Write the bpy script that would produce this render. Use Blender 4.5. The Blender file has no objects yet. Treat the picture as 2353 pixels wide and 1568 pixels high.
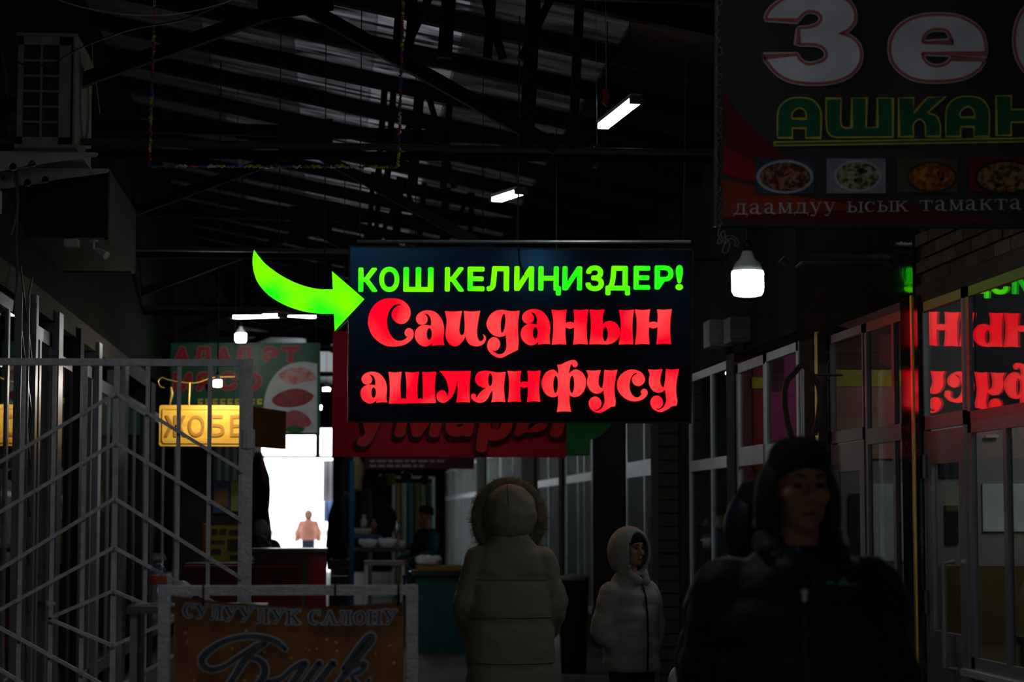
import bpy, bmesh, math, random
from mathutils import Vector, Matrix, noise as mnoise
random.seed(7)
PI = math.pi
scene = bpy.context.scene
C = scene.collection

# ------------------------------------------------------------------ camera
IW, IH, F = 2353.0, 1568.0, 5000.0
CAM_Z = 1.5
VPX, HOR = 760.0, 1188.0
yaw = math.atan((IW / 2 - VPX) / F)
pitch = math.atan((HOR - IH / 2) / F)
cam_d = bpy.data.cameras.new('camera')
cam = bpy.data.objects.new('camera', cam_d)
C.objects.link(cam)
cam_d.sensor_width = 36.0
cam_d.lens = F * 36.0 / IW
cam.location = (0, 0, CAM_Z)
cam.rotation_euler = (PI / 2 + pitch, 0, -yaw)
cam_d.clip_end = 500
cam_d.dof.use_dof = True
cam_d.dof.focus_distance = 12.0
cam_d.dof.aperture_fstop = 3.2
scene.camera = cam
RM = cam.rotation_euler.to_matrix()

# ------------------------------------------------------------------ world, exposure
world = bpy.data.worlds.new('overcast_sky')
scene.world = world
world.use_nodes = True
bg = world.node_tree.nodes['Background']
bg.inputs[0].default_value = (0.90, 0.95, 1.0, 1)
bg.inputs[1].default_value = 5.0
scene.view_settings.view_transform = 'Standard'
scene.view_settings.look = 'None'
scene.view_settings.exposure = 0.0
scene.view_settings.gamma = 1.0
scene.view_settings.use_curve_mapping = False
scene.cycles.use_denoising = True
scene.cycles.max_bounces = 6
scene.cycles.diffuse_bounces = 2
scene.cycles.glossy_bounces = 3
scene.cycles.transparent_max_bounces = 14
scene.cycles.adaptive_threshold = 0.02
scene.cycles.sample_clamp_indirect = 4.0
scene.cycles.caustics_reflective = False
scene.cycles.caustics_refractive = False

# the hall: x to the right, y into the picture, z up
XR, XL = 3.1, -1.85
Y_BACK, Y_END = -13.0, 60.0

# ------------------------------------------------------------------ pixels to directions
def ray(px, py):
    return RM @ Vector(((px - IW / 2) / F, -(py - IH / 2) / F, -1.0))
def at_y(px, py, Y):
    d = ray(px, py); t = Y / d.y
    return Vector((0, 0, CAM_Z)) + d * t
def at_x(px, py, X):
    d = ray(px, py); t = X / d.x
    return Vector((0, 0, CAM_Z)) + d * t
def at_z(px, py, Z):
    d = ray(px, py); t = (Z - CAM_Z) / d.z
    return Vector((0, 0, CAM_Z)) + d * t
def fy(px): return at_x(px, HOR, XR).y      # depth of a pixel column on the right shop fronts
def ly(px): return at_x(px, HOR, XL).y      # the same on the left

# ------------------------------------------------------------------ materials
MATS = {}
def mat(name, col, rough=0.6, metal=0.0, var=0.25, scale=8.0, bump=0.0, bscale=None, spec=0.18, stretch=None, col2=None, coat=0.0):
    if name in MATS: return MATS[name]
    m = bpy.data.materials.new(name); m.use_nodes = True
    nt = m.node_tree; b = nt.nodes['Principled BSDF']
    tc = nt.nodes.new('ShaderNodeTexCoord')
    mp = nt.nodes.new('ShaderNodeMapping')
    if stretch: mp.inputs['Scale'].default_value = stretch
    nt.links.new(tc.outputs['Object'], mp.inputs['Vector'])
    nz = nt.nodes.new('ShaderNodeTexNoise')
    nz.inputs['Scale'].default_value = scale; nz.inputs['Detail'].default_value = 5
    nt.links.new(mp.outputs[0], nz.inputs['Vector'])
    rp = nt.nodes.new('ShaderNodeValToRGB')
    c2 = col2 if col2 else tuple(c * (1 - var) for c in col)
    rp.color_ramp.elements[0].position = 0.3; rp.color_ramp.elements[1].position = 0.7
    rp.color_ramp.elements[0].color = (*c2, 1); rp.color_ramp.elements[1].color = (*col, 1)
    nt.links.new(nz.outputs['Fac'], rp.inputs[0])
    nt.links.new(rp.outputs[0], b.inputs['Base Color'])
    b.inputs['Roughness'].default_value = rough
    b.inputs['Metallic'].default_value = metal
    b.inputs['Specular IOR Level'].default_value = spec
    b.inputs['Coat Weight'].default_value = coat
    if bump:
        n2 = nt.nodes.new('ShaderNodeTexNoise'); n2.inputs['Scale'].default_value = bscale or scale * 4
        n2.inputs['Detail'].default_value = 6
        nt.links.new(mp.outputs[0], n2.inputs['Vector'])
        bp = nt.nodes.new('ShaderNodeBump'); bp.inputs['Strength'].default_value = bump; bp.inputs['Distance'].default_value = 0.02
        nt.links.new(n2.outputs['Fac'], bp.inputs['Height']); nt.links.new(bp.outputs[0], b.inputs['Normal'])
    MATS[name] = m
    return m
def emit(name, col, strength, col2=None, scale=3.0):
    if name in MATS: return MATS[name]
    m = bpy.data.materials.new(name); m.use_nodes = True
    nt = m.node_tree; nt.nodes.remove(nt.nodes['Principled BSDF'])
    e = nt.nodes.new('ShaderNodeEmission'); e.inputs[0].default_value = (*col, 1); e.inputs[1].default_value = strength
    if col2:
        tc = nt.nodes.new('ShaderNodeNewGeometry'); nz = nt.nodes.new('ShaderNodeTexNoise')
        nz.inputs['Scale'].default_value = scale; nz.inputs['Detail'].default_value = 1
        rp = nt.nodes.new('ShaderNodeValToRGB')
        rp.color_ramp.elements[0].position = 0.38; rp.color_ramp.elements[1].position = 0.62
        rp.color_ramp.elements[0].color = (*col2, 1); rp.color_ramp.elements[1].color = (*col, 1)
        nt.links.new(tc.outputs['Position'], nz.inputs['Vector']); nt.links.new(nz.outputs['Fac'], rp.inputs[0])
        nt.links.new(rp.outputs[0], e.inputs[0])
    nt.links.new(e.outputs[0], nt.nodes['Material Output'].inputs[0])
    MATS[name] = m
    return m
def glass(name, tint=(0.9, 0.95, 0.95), f0=0.045, rough=0.0, dirt=0.05, gain=1.0):
    """window pane: clear transmission plus a mirror reflection that grows towards grazing angles (Schlick)"""
    if name in MATS: return MATS[name]
    m = bpy.data.materials.new(name); m.use_nodes = True
    nt = m.node_tree; nt.nodes.remove(nt.nodes['Principled BSDF']); N = nt.nodes.new; L = nt.links.new
    g = N('ShaderNodeNewGeometry'); dp = N('ShaderNodeVectorMath'); dp.operation = 'DOT_PRODUCT'
    L(g.outputs['Incoming'], dp.inputs[0]); L(g.outputs['Normal'], dp.inputs[1])
    def mth(op, a, b=None):
        n = N('ShaderNodeMath'); n.operation = op
        for i, v in enumerate((a, b)):
            if v is None: continue
            if isinstance(v, (int, float)): n.inputs[i].default_value = v
            else: L(v, n.inputs[i])
        return n.outputs[0]
    c = mth('ABSOLUTE', dp.outputs['Value'])
    p5 = mth('POWER', mth('SUBTRACT', 1.0, c), 5.0)
    fr = mth('MINIMUM', mth('MULTIPLY', mth('ADD', f0, mth('MULTIPLY', p5, 1 - f0)), gain), 1.0)
    tr = N('ShaderNodeBsdfTransparent'); tr.inputs[0].default_value = (*tint, 1)
    df = N('ShaderNodeBsdfDiffuse'); df.inputs[0].default_value = (0.4, 0.4, 0.38, 1)
    gl = N('ShaderNodeBsdfGlossy'); gl.inputs['Roughness'].default_value = rough
    m0 = N('ShaderNodeMixShader'); m0.inputs[0].default_value = dirt
    L(tr.outputs[0], m0.inputs[1]); L(df.outputs[0], m0.inputs[2])
    mx = N('ShaderNodeMixShader'); L(fr, mx.inputs[0]); L(m0.outputs[0], mx.inputs[1]); L(gl.outputs[0], mx.inputs[2])
    L(mx.outputs[0], nt.nodes['Material Output'].inputs[0])
    MATS[name] = m
    return m
def marble():
    if 'marble' in MATS: return MATS['marble']
    m = mat('marble', (0.015, 0.014, 0.014), 0.08, var=0.4, scale=5, spec=0.6)
    nt = m.node_tree; b = nt.nodes['Principled BSDF']
    tc = nt.nodes.new('ShaderNodeTexCoord'); wv = nt.nodes.new('ShaderNodeTexVoronoi'); wv.feature = 'DISTANCE_TO_EDGE'
    wv.inputs['Scale'].default_value = 5; nz = nt.nodes.new('ShaderNodeTexNoise'); nz.inputs['Scale'].default_value = 3
    mxv = nt.nodes.new('ShaderNodeMixRGB'); mxv.inputs[0].default_value = 0.35
    nt.links.new(tc.outputs['Object'], nz.inputs['Vector']); nt.links.new(tc.outputs['Object'], mxv.inputs[1]); nt.links.new(nz.outputs['Color'], mxv.inputs[2])
    nt.links.new(mxv.outputs[0], wv.inputs['Vector'])
    rp = nt.nodes.new('ShaderNodeValToRGB'); rp.color_ramp.elements[0].color = (0.10, 0.095, 0.085, 1); rp.color_ramp.elements[1].color = (0.012, 0.011, 0.011, 1)
    rp.color_ramp.elements[0].position = 0.0; rp.color_ramp.elements[1].position = 0.012
    nt.links.new(wv.outputs['Distance'], rp.inputs[0]); nt.links.new(rp.outputs[0], b.inputs['Base Color'])
    return m
def lit_streak_plastic(falloff=1.0):
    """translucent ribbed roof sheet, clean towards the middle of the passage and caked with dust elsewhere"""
    nm_ = 'roof_plastic_%d' % (falloff * 100)
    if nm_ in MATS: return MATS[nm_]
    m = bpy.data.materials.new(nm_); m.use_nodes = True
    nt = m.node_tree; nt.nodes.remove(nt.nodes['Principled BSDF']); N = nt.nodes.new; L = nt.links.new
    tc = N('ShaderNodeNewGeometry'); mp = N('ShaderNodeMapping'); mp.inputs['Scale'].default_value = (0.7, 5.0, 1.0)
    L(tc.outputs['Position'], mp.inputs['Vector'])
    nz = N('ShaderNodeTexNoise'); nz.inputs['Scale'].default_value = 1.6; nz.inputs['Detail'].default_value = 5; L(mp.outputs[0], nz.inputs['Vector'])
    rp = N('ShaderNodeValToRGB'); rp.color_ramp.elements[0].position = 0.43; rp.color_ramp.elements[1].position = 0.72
    rp.color_ramp.elements[0].color = (0.001, 0.001, 0.0011, 1); rp.color_ramp.elements[1].color = (0.055 * falloff, 0.053 * falloff, 0.058 * falloff, 1)  # bright streaks of light painted into the sheet colour
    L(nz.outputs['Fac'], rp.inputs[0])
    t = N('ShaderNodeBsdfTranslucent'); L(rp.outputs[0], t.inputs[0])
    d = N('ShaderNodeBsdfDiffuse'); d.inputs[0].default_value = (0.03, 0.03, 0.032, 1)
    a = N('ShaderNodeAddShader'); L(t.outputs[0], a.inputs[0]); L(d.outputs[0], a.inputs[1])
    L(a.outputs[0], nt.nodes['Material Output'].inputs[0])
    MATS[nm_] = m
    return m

PVC = mat('white_pvc', (0.62, 0.66, 0.68), 0.35, var=0.15)
PVCG = mat('grey_aluminium', (0.16, 0.17, 0.18), 0.35, 0.3, var=0.2)
BROWNF = mat('brown_aluminium', (0.11, 0.09, 0.09), 0.3, 0.3, var=0.2)
GLASS = glass('pane_glass', gain=1.25, dirt=0.015)
FARG = glass('dull_pane_glass', tint=(0.8, 0.88, 0.85), gain=0.1, rough=0.4, dirt=0.1)
GATE_M = mat('chipped_white_paint', (0.62, 0.62, 0.64), 0.5, var=0.25, scale=30, bump=0.35, bscale=60)
DARKST = mat('dark_roof_steel', (0.009, 0.011, 0.009), 0.8, var=0.3, spec=0.05)
BLACKP = mat('black_plastic', (0.015, 0.015, 0.016), 0.4)
CONC = mat('dark_render', (0.05, 0.045, 0.038), 0.8, var=0.35, scale=3, bump=0.2)
GOLD = mat('gold_trim', (0.8, 0.5, 0.1), 0.25, 1.0, var=0.1)
LEDW = emit('cool_led', (0.9, 0.95, 1.0), 22.0)

# ------------------------------------------------------------------ mesh building
class MB:
    def __init__(self): self.v = []; self.f = []
    def add(self, vs, fs):
        o = len(self.v); self.v += [Vector(p) for p in vs]; self.f += [tuple(i + o for i in f) for f in fs]; return self
    def box(self, c, s, rot=None):
        c = Vector(c); hx, hy, hz = s[0] / 2, s[1] / 2, s[2] / 2
        vs = [Vector((x, y, z)) for x in (-hx, hx) for y in (-hy, hy) for z in (-hz, hz)]
        if rot is not None: vs = [rot @ p for p in vs]
        return self.add([p + c for p in vs], [(0, 1, 3, 2), (4, 6, 7, 5), (0, 4, 5, 1), (2, 3, 7, 6), (0, 2, 6, 4), (1, 5, 7, 3)])
    def box2(self, a, b):
        a, b = Vector(a), Vector(b); return self.box((a + b) / 2, [abs(q) for q in (b - a)])
    def bar(self, p, q, w, h=None, up=(0, 0, 1)):
        """square-section bar from p to q"""
        p, q = Vector(p), Vector(q); h = h or w; d = (q - p)
        L = d.length
        if L < 1e-6: return self
        d.normalize(); up = Vector(up)
        if abs(d.dot(up)) > 0.98: up = Vector((0, 1, 0))
        s = d.cross(up).normalized(); u = s.cross(d).normalized()
        R = Matrix((s, d, u)).transposed()
        return self.box((p + q) / 2, (w, L, h), R)
    def tube(self, pts, r, n=8, closed=False, cap=True):
        pts = [Vector(p) for p in pts]; m = len(pts)
        rs = r if isinstance(r, (list, tuple)) else [r] * m
        prev = None; rings = []
        for i, p in enumerate(pts):
            a = pts[(i - 1) % m] if (closed or i > 0) else p; b = pts[(i + 1) % m] if (closed or i < m - 1) else p
            t = (b - a)
            t = t.normalized() if t.length > 1e-9 else Vector((0, 0, 1))
            if prev is None:
                u = Vector((0, 0, 1)) if abs(t.z) < 0.9 else Vector((1, 0, 0))
                s = t.cross(u).normalized()
            else:
                s = prev - t * prev.dot(t); s = s.normalized() if s.length > 1e-6 else t.orthogonal().normalized()
            prev = s; w = t.cross(s)
            rings.append([p + (s * math.cos(2 * PI * k / n) + w * math.sin(2 * PI * k / n)) * rs[i] for k in range(n)])
        vs = [q for rg in rings for q in rg]; fs = []
        for i in range(m if closed else m - 1):
            j = (i + 1) % m
            for k in range(n): fs.append((i * n + k, i * n + (k + 1) % n, j * n + (k + 1) % n, j * n + k))
        if cap and not closed: fs += [tuple(range(n))[::-1], tuple((m - 1) * n + k for k in range(n))]
        return self.add(vs, fs)
    def lathe(self, c, prof, n=20, axis='z'):
        c = Vector(c); vs = []; fs = []
        for (r, h) in prof:
            for k in range(n):
                a = 2 * PI * k / n; p = (r * math.cos(a), r * math.sin(a), h)
                if axis == 'y': p = (p[0], p[2], p[1])
                if axis == 'x': p = (p[2], p[0], p[1])
                vs.append(c + Vector(p))
        m = len(prof)
        for i in range(m - 1):
            for k in range(n): fs.append((i * n + k, i * n + (k + 1) % n, (i + 1) * n + (k + 1) % n, (i + 1) * n + k))
        fs += [tuple(range(n))[::-1], tuple((m - 1) * n + k for k in range(n))]
        return self.add(vs, fs)
    def ell(self, c, r, n=14, m=9, rot=None):
        c = Vector(c); vs = []; fs = []
        r = (r, r, r) if isinstance(r, (int, float)) else r
        for i in range(1, m):
            t = PI * i / m
            for k in range(n):
                a = 2 * PI * k / n
                p = Vector((r[0] * math.sin(t) * math.cos(a), r[1] * math.sin(t) * math.sin(a), r[2] * math.cos(t)))
                vs.append(c + (rot @ p if rot else p))
        top = Vector((0, 0, r[2])); vs += [c + (rot @ top if rot else top), c - (rot @ top if rot else top)]
        a, b = len(vs) - 2, len(vs) - 1
        for i in range(m - 2):
            for k in range(n): fs.append((i * n + k, (i + 1) * n + k, (i + 1) * n + (k + 1) % n, i * n + (k + 1) % n))
        for k in range(n):
            fs.append((a, k, (k + 1) % n)); fs.append((b, (m - 2) * n + (k + 1) % n, (m - 2) * n + k))
        return self.add(vs, fs)
    def chain(self, pts, rs, n=12):
        """tapered capsules"""
        for i, p in enumerate(pts):
            self.ell(p, rs[i], n, 8)
            if i: self.tube([pts[i - 1], p], [rs[i - 1], rs[i]], n)
        return self
    def loft(self, rings, n=24, ex=2.0):
        """rings of (cx, cy, z, rx, ry)"""
        vs = []; fs = []
        for (cx, cy, z, rx, ry) in rings:
            for k in range(n):
                a = 2 * PI * k / n; ca, sa = math.cos(a), math.sin(a)
                vs.append(Vector((cx + rx * math.copysign(abs(ca) ** (2 / ex), ca), cy + ry * math.copysign(abs(sa) ** (2 / ex), sa), z)))
        m = len(rings)
        for i in range(m - 1):
            for k in range(n): fs.append((i * n + k, i * n + (k + 1) % n, (i + 1) * n + (k + 1) % n, (i + 1) * n + k))
        fs += [tuple(range(n))[::-1], tuple((m - 1) * n + k for k in range(n))]
        return self.add(vs, fs)
    def prism(self, poly, y, depth, holes=()):
        """flat outline of (x, z) points standing in the plane y, thickness towards -y"""
        cu = bpy.data.curves.new('tmp', 'CURVE'); cu.dimensions = '2D'; cu.fill_mode = 'BOTH'; cu.extrude = depth / 2
        for pl in [poly] + list(holes):
            sp = cu.splines.new('POLY'); sp.points.add(len(pl) - 1); sp.use_cyclic_u = True
            for i, (x, z) in enumerate(pl): sp.points[i].co = (x, z, 0, 1)
        ob = bpy.data.objects.new('tmp', cu)
        me = ob.to_mesh()
        vs = [Vector((v.co.x, y - depth / 2 - v.co.z, v.co.y)) for v in me.vertices]; fs = [tuple(p.vertices) for p in me.polygons]
        ob.to_mesh_clear(); bpy.data.objects.remove(ob); bpy.data.curves.remove(cu)
        return self.add(vs, fs)
    def ribbon(self, pts, w, y, depth, closed=False):
        """flat band along (x, z) points"""
        m = len(pts); ws = w if isinstance(w, (list, tuple)) else [w] * m
        P = [Vector((p[0], p[1])) for p in pts]; Lf = []; Rt = []
        for i in range(m):
            a = P[(i - 1) % m] if (closed or i) else P[i]; b = P[(i + 1) % m] if (closed or i < m - 1) else P[i]
            d = b - a
            d = d.normalized() if d.length > 1e-9 else Vector((1, 0)); nrm = Vector((-d.y, d.x))
            if (closed or 0 < i < m - 1):
                d1 = (P[i] - a); d1 = d1.normalized() if d1.length > 1e-9 else d
                k = 1 / max(0.5, abs(nrm.dot(Vector((-d1.y, d1.x)))))
            else: k = 1
            Lf.append(P[i] + nrm * ws[i] * k / 2); Rt.append(P[i] - nrm * ws[i] * k / 2)
        vs = [Vector((q.x, y - depth, q.y)) for q in Lf] + [Vector((q.x, y - depth, q.y)) for q in Rt] + [Vector((q.x, y, q.y)) for q in Lf] + [Vector((q.x, y, q.y)) for q in Rt]
        fs = []
        for i in range(m if closed else m - 1):
            j = (i + 1) % m
            fs += [(i, j, m + j, m + i), (2 * m + i, 3 * m + i, 3 * m + j, 2 * m + j), (i, 2 * m + i, 2 * m + j, j), (m + i, m + j, 3 * m + j, 3 * m + i)]
        if not closed: fs += [(0, m, 3 * m, 2 * m), (m - 1, 3 * m - 1, 4 * m - 1, 2 * m - 1)]
        return self.add(vs, fs)
    def xform(self, M):
        self.v = [M @ p for p in self.v]; return self

def wloc(o):
    p = Vector((0, 0, 0))
    while o is not None: p = p + o.location; o = o.parent
    return p
def obj(name, mb, m, parent=None, smooth=False, origin=None):
    if isinstance(mb, MB):
        lo = Vector([min(p[i] for p in mb.v) for i in range(3)]); hi = Vector([max(p[i] for p in mb.v) for i in range(3)])
        o = Vector(origin) if origin else (lo + hi) / 2
        me = bpy.data.meshes.new(name); me.from_pydata([p - o for p in mb.v], [], mb.f); me.update()
        bm = bmesh.new(); bm.from_mesh(me); bmesh.ops.recalc_face_normals(bm, faces=bm.faces); bm.to_mesh(me); bm.free()
    else:
        me, o = mb
    if smooth: me.polygons.foreach_set('use_smooth', [True] * len(me.polygons))
    ob = bpy.data.objects.new(name, me); C.objects.link(ob)
    if m and not me.materials: me.materials.append(m)
    ob.location = o - (wloc(parent) if parent else Vector((0, 0, 0)))
    ob.parent = parent
    return ob
def copyob(o, parent, wpos):
    c = o.copy(); C.objects.link(c); c.parent = parent; c.location = Vector(wpos) - (wloc(parent) if parent else Vector((0, 0, 0)))
    return c
def tag(o, label, cat, group=None):
    o['label'] = label; o['category'] = cat
    if group: o['group'] = group
    return o
def thing(name, label, cat, loc=(0, 0, 0), group=None):
    o = bpy.data.objects.new(name, None); C.objects.link(o); o.location = Vector(loc); o.empty_display_size = 0.1
    return tag(o, label, cat, group)
def struct(name, mb=None, m=None, loc=None):
    if mb is None:
        o = bpy.data.objects.new(name, None); C.objects.link(o); o.location = Vector(loc or (0, 0, 0))
    else: o = obj(name, mb, m)
    o['kind'] = 'structure'
    return o
def boxpart(name, a, b, m, parent): return obj(name, MB().box2(a, b), m, parent)
def fused(name, mb, voxel, m, parent=None, smooth=4):
    """melts overlapping solids into one continuous skin"""
    me = bpy.data.meshes.new('tmp'); me.from_pydata([p[:] for p in mb.v], [], mb.f); me.update()
    bm = bmesh.new(); bm.from_mesh(me); bmesh.ops.recalc_face_normals(bm, faces=bm.faces); bm.to_mesh(me); bm.free()
    t = bpy.data.objects.new('tmp', me); C.objects.link(t)
    r = t.modifiers.new('r', 'REMESH'); r.mode = 'VOXEL'; r.voxel_size = voxel
    if smooth:
        s = t.modifiers.new('s', 'SMOOTH'); s.iterations = smooth; s.factor = 0.5
    dg = bpy.context.evaluated_depsgraph_get(); dg.update()
    out = bpy.data.meshes.new_from_object(t.evaluated_get(dg))
    bpy.data.objects.remove(t); bpy.data.meshes.remove(me)
    vs = [v.co for v in out.vertices]
    o = sum((v for v in vs), Vector((0, 0, 0))) / max(1, len(vs)); o = Vector(o)
    out.transform(Matrix.Translation(-o)); out.name = name
    return obj(name, (out, o), m, parent, smooth=True)

# ------------------------------------------------------------------ lettering
def smooth_poly(pts, k=5):
    """closed outline through points; a third value marks a sharp corner"""
    n = len(pts); out = []
    for i in range(n):
        p0, p1, p2, p3 = pts[(i - 1) % n], pts[i], pts[(i + 1) % n], pts[(i + 2) % n]
        c1, c2 = len(p1) > 2, len(p2) > 2
        a = Vector(p1[:2]); b = Vector(p2[:2])
        ta = (b - a) if c1 else (b - Vector(p0[:2])) * 0.5
        tb = (b - a) if c2 else (Vector(p3[:2]) - a) * 0.5
        if c1 and c2: out.append(a); continue
        for j in range(k):
            t = j / k; t2 = t * t; t3 = t2 * t
            out.append(a * (2 * t3 - 3 * t2 + 1) + ta * (t3 - 2 * t2 + t) + b * (-2 * t3 + 3 * t2) + tb * (t3 - t2))
    return [(p.x, p.y) for p in out]
def smooth_line(pts, k=6):
    out = []; n = len(pts)
    for i in range(n - 1):
        p0 = pts[max(0, i - 1)]; p1 = pts[i]; p2 = pts[i + 1]; p3 = pts[min(n - 1, i + 2)]
        for j in range(k):
            t = j / k; t2 = t * t; t3 = t2 * t
            out.append(tuple(0.5 * (2 * b + (c - a) * t + (2 * a - 5 * b + 4 * c - d) * t2 + (3 * b - a - 3 * c + d) * t3) for a, b, c, d in zip(p0, p1, p2, p3)))
    out.append(tuple(pts[-1])); return out
def ellipse(cx, cy, rx, ry, n=24, sl=0.0):
    return [(cx + rx * math.cos(2 * PI * k / n) + sl * ry * math.sin(2 * PI * k / n), cy + ry * math.sin(2 * PI * k / n)) for k in range(n)]
GLY = {}
def sans(ch):
    """outline mesh of a plain character, normalised to its own box"""
    if ch in GLY: return GLY[ch]
    cu = bpy.data.curves.new('t', 'FONT'); cu.body = ch; cu.size = 1; cu.resolution_u = 6; cu.fill_mode = 'FRONT'
    ob = bpy.data.objects.new('t', cu); C.objects.link(ob)
    dg = bpy.context.evaluated_depsgraph_get()
    me = bpy.data.meshes.new_from_object(ob.evaluated_get(dg))
    vs = [(v.co.x, v.co.y) for v in me.vertices]; fs = [tuple(p.vertices) for p in me.polygons]
    bpy.data.objects.remove(ob); bpy.data.curves.remove(cu); bpy.data.meshes.remove(me)
    x0, x1 = min(p[0] for p in vs), max(p[0] for p in vs); y0, y1 = min(p[1] for p in vs), max(p[1] for p in vs)
    GLY[ch] = ([((p[0] - x0) / (x1 - x0), (p[1] - y0) / (y1 - y0)) for p in vs], fs)
    return GLY[ch]
def sans_mb(ch, grow, px0, py0, px1, py1, Y, depth=0.0, shear=0.0, inset=None):
    """character fitted to a pixel box on the plane Y, thickened by grow pixels all round (the box includes inset pixels of it)"""
    vs, fs = sans(ch); i_ = grow if inset is None else inset
    a = at_y(px0 + i_, py1 - i_, Y); b = at_y(px1 - i_, py0 + i_, Y); mb = MB(); g_ = grow * Y / F
    offs = [(0, 0)] + ([(g_ * math.cos(k * PI / 6), g_ * math.sin(k * PI / 6)) for k in range(12)] if g_ else []) + ([(g_ * .5 * math.cos(k * PI / 3), g_ * .5 * math.sin(k * PI / 3)) for k in range(6)] if grow > 8 else [])
    for n_, (dx, dz) in enumerate(offs):
        mb.add([Vector((a.x + dx + (b.x - a.x) * (p[0] + shear * p[1]), Y - depth - n_ * 8e-5, a.z + dz + (b.z - a.z) * p[1])) for p in vs], fs)
    return mb
# serif strokes in a unit cell (x right, y up); entries: ('l', points, widths) or ('o', cx, cy, rx, ry, w side, w top)
def _arc(cx, cy, rx, ry, a0, a1, n=12): return [(cx + rx * math.cos(math.radians(a0 + (a1 - a0) * i / n)), cy + ry * math.sin(math.radians(a0 + (a1 - a0) * i / n))) for i in range(n + 1)]
def stem(x, w=0.17, y0=0.0, y1=1.0, s0=True, s1=True):
    r = [('l', [(x, y0), (x, y1)], w)]
    if s0: r.append(('l', [(x - w * 1.1, y0 + 0.03), (x + w * 1.1, y0 + 0.03)], 0.06))
    if s1: r.append(('l', [(x - w * 1.1, y1 - 0.03), (x + w * 1.1, y1 - 0.03)], 0.06))
    return r
_c = _arc(0.52, 0.5, 0.38, 0.46, 45, 315)
SERIF = {
 'С': [('l', _c, [0.05 + 0.15 * max(0, -math.cos(math.radians(45 + 270 * i / 12))) ** 0.8 for i in range(13)]), ('l', [(0.82, 1.0), (0.82, 0.68)], 0.06)],
 'У': [('l', [(0.18, 0.97), (0.52, 0.38)], 0.17), ('l', [(0.85, 0.97), (0.42, 0.12), (0.25, 0.03), (0.14, 0.1)], [0.06, 0.07, 0.08, 0.12]), ('l', [(0.02, 0.97), (0.38, 0.97)], 0.06), ('l', [(0.68, 0.97), (1.0, 0.97)], 0.06)],
 'Л': [('l', [(0.34, 0.97), (0.3, 0.35), (0.22, 0.06), (0.06, 0.1)], [0.08, 0.08, 0.09, 0.13]), ('l', [(0.22, 0.97), (0.95, 0.97)], 0.06)] + stem(0.76),
 'К': stem(0.2) + [('l', [(0.3, 0.48), (0.78, 0.95)], 0.07), ('l', [(0.62, 0.97), (0.95, 0.97)], 0.06), ('l', [(0.44, 0.6), (0.82, 0.03)], 0.17), ('l', [(0.66, 0.03), (1.0, 0.03)], 0.06)],
 'А': [('l', [(0.48, 1.0), (0.16, 0.03)], 0.07), ('l', [(0.48, 1.0), (0.8, 0.03)], 0.17), ('l', [(0.27, 0.33), (0.7, 0.33)], 0.06), ('l', [(0.0, 0.03), (0.3, 0.03)], 0.06), ('l', [(0.62, 0.03), (1.0, 0.03)], 0.06)],
 'О': [('o', 0.5, 0.5, 0.41, 0.47, 0.17, 0.06)],
 'Н': stem(0.2) + stem(0.8) + [('l', [(0.2, 0.5), (0.8, 0.5)], 0.07)],
 'д': [('l', [(0.36, 0.95), (0.32, 0.4), (0.18, 0.05)], 0.08), ('l', [(0.25, 0.96), (0.9, 0.96)], 0.07), ('l', [(0.73, 0.0), (0.73, 1.0)], 0.18), ('l', [(0.0, 0.03), (1.0, 0.03)], 0.08), ('l', [(0.04, 0.05), (0.04, -0.22)], 0.07), ('l', [(0.96, 0.05), (0.96, -0.22)], 0.07)],
 'а': [('l', [(0.12, 0.78), (0.3, 0.95), (0.55, 0.93), (0.65, 0.75)], [0.14, 0.08, 0.1, 0.18]), ('l', [(0.65, 0.8), (0.65, 0.1), (0.95, 0.04)], [0.18, 0.18, 0.06]), ('l', [(0.62, 0.55), (0.3, 0.5), (0.14, 0.26), (0.3, 0.06), (0.6, 0.16)], [0.06, 0.09, 0.18, 0.09, 0.06])],
 'м': stem(0.16, 0.1) + stem(0.84, 0.16) + [('l', [(0.16, 1.0), (0.5, 0.06)], 0.17), ('l', [(0.5, 0.06), (0.84, 1.0)], 0.07)],
 'у': [('l', [(0.18, 0.97), (0.5, 0.15)], 0.17), ('l', [(0.82, 0.97), (0.42, -0.15), (0.26, -0.25), (0.12, -0.18)], [0.06, 0.07, 0.09, 0.13]), ('l', [(0.02, 0.97), (0.38, 0.97)], 0.06), ('l', [(0.66, 0.97), (0.98, 0.97)], 0.06)],
 'ы': stem(0.17, 0.15) + stem(0.87, 0.15) + [('l', [(0.17, 0.55), (0.45, 0.53), (0.57, 0.3), (0.45, 0.05), (0.17, 0.04)], [0.06, 0.09, 0.15, 0.09, 0.06])],
 'т': stem(0.5, 0.18, s1=False) + [('l', [(0.04, 0.95), (0.96, 0.95)], 0.08), ('l', [(0.07, 0.98), (0.07, 0.68)], 0.07), ('l', [(0.93, 0.98), (0.93, 0.68)], 0.07)],
}
SERIF['с'] = SERIF['С']; SERIF['к'] = SERIF['К']
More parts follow.
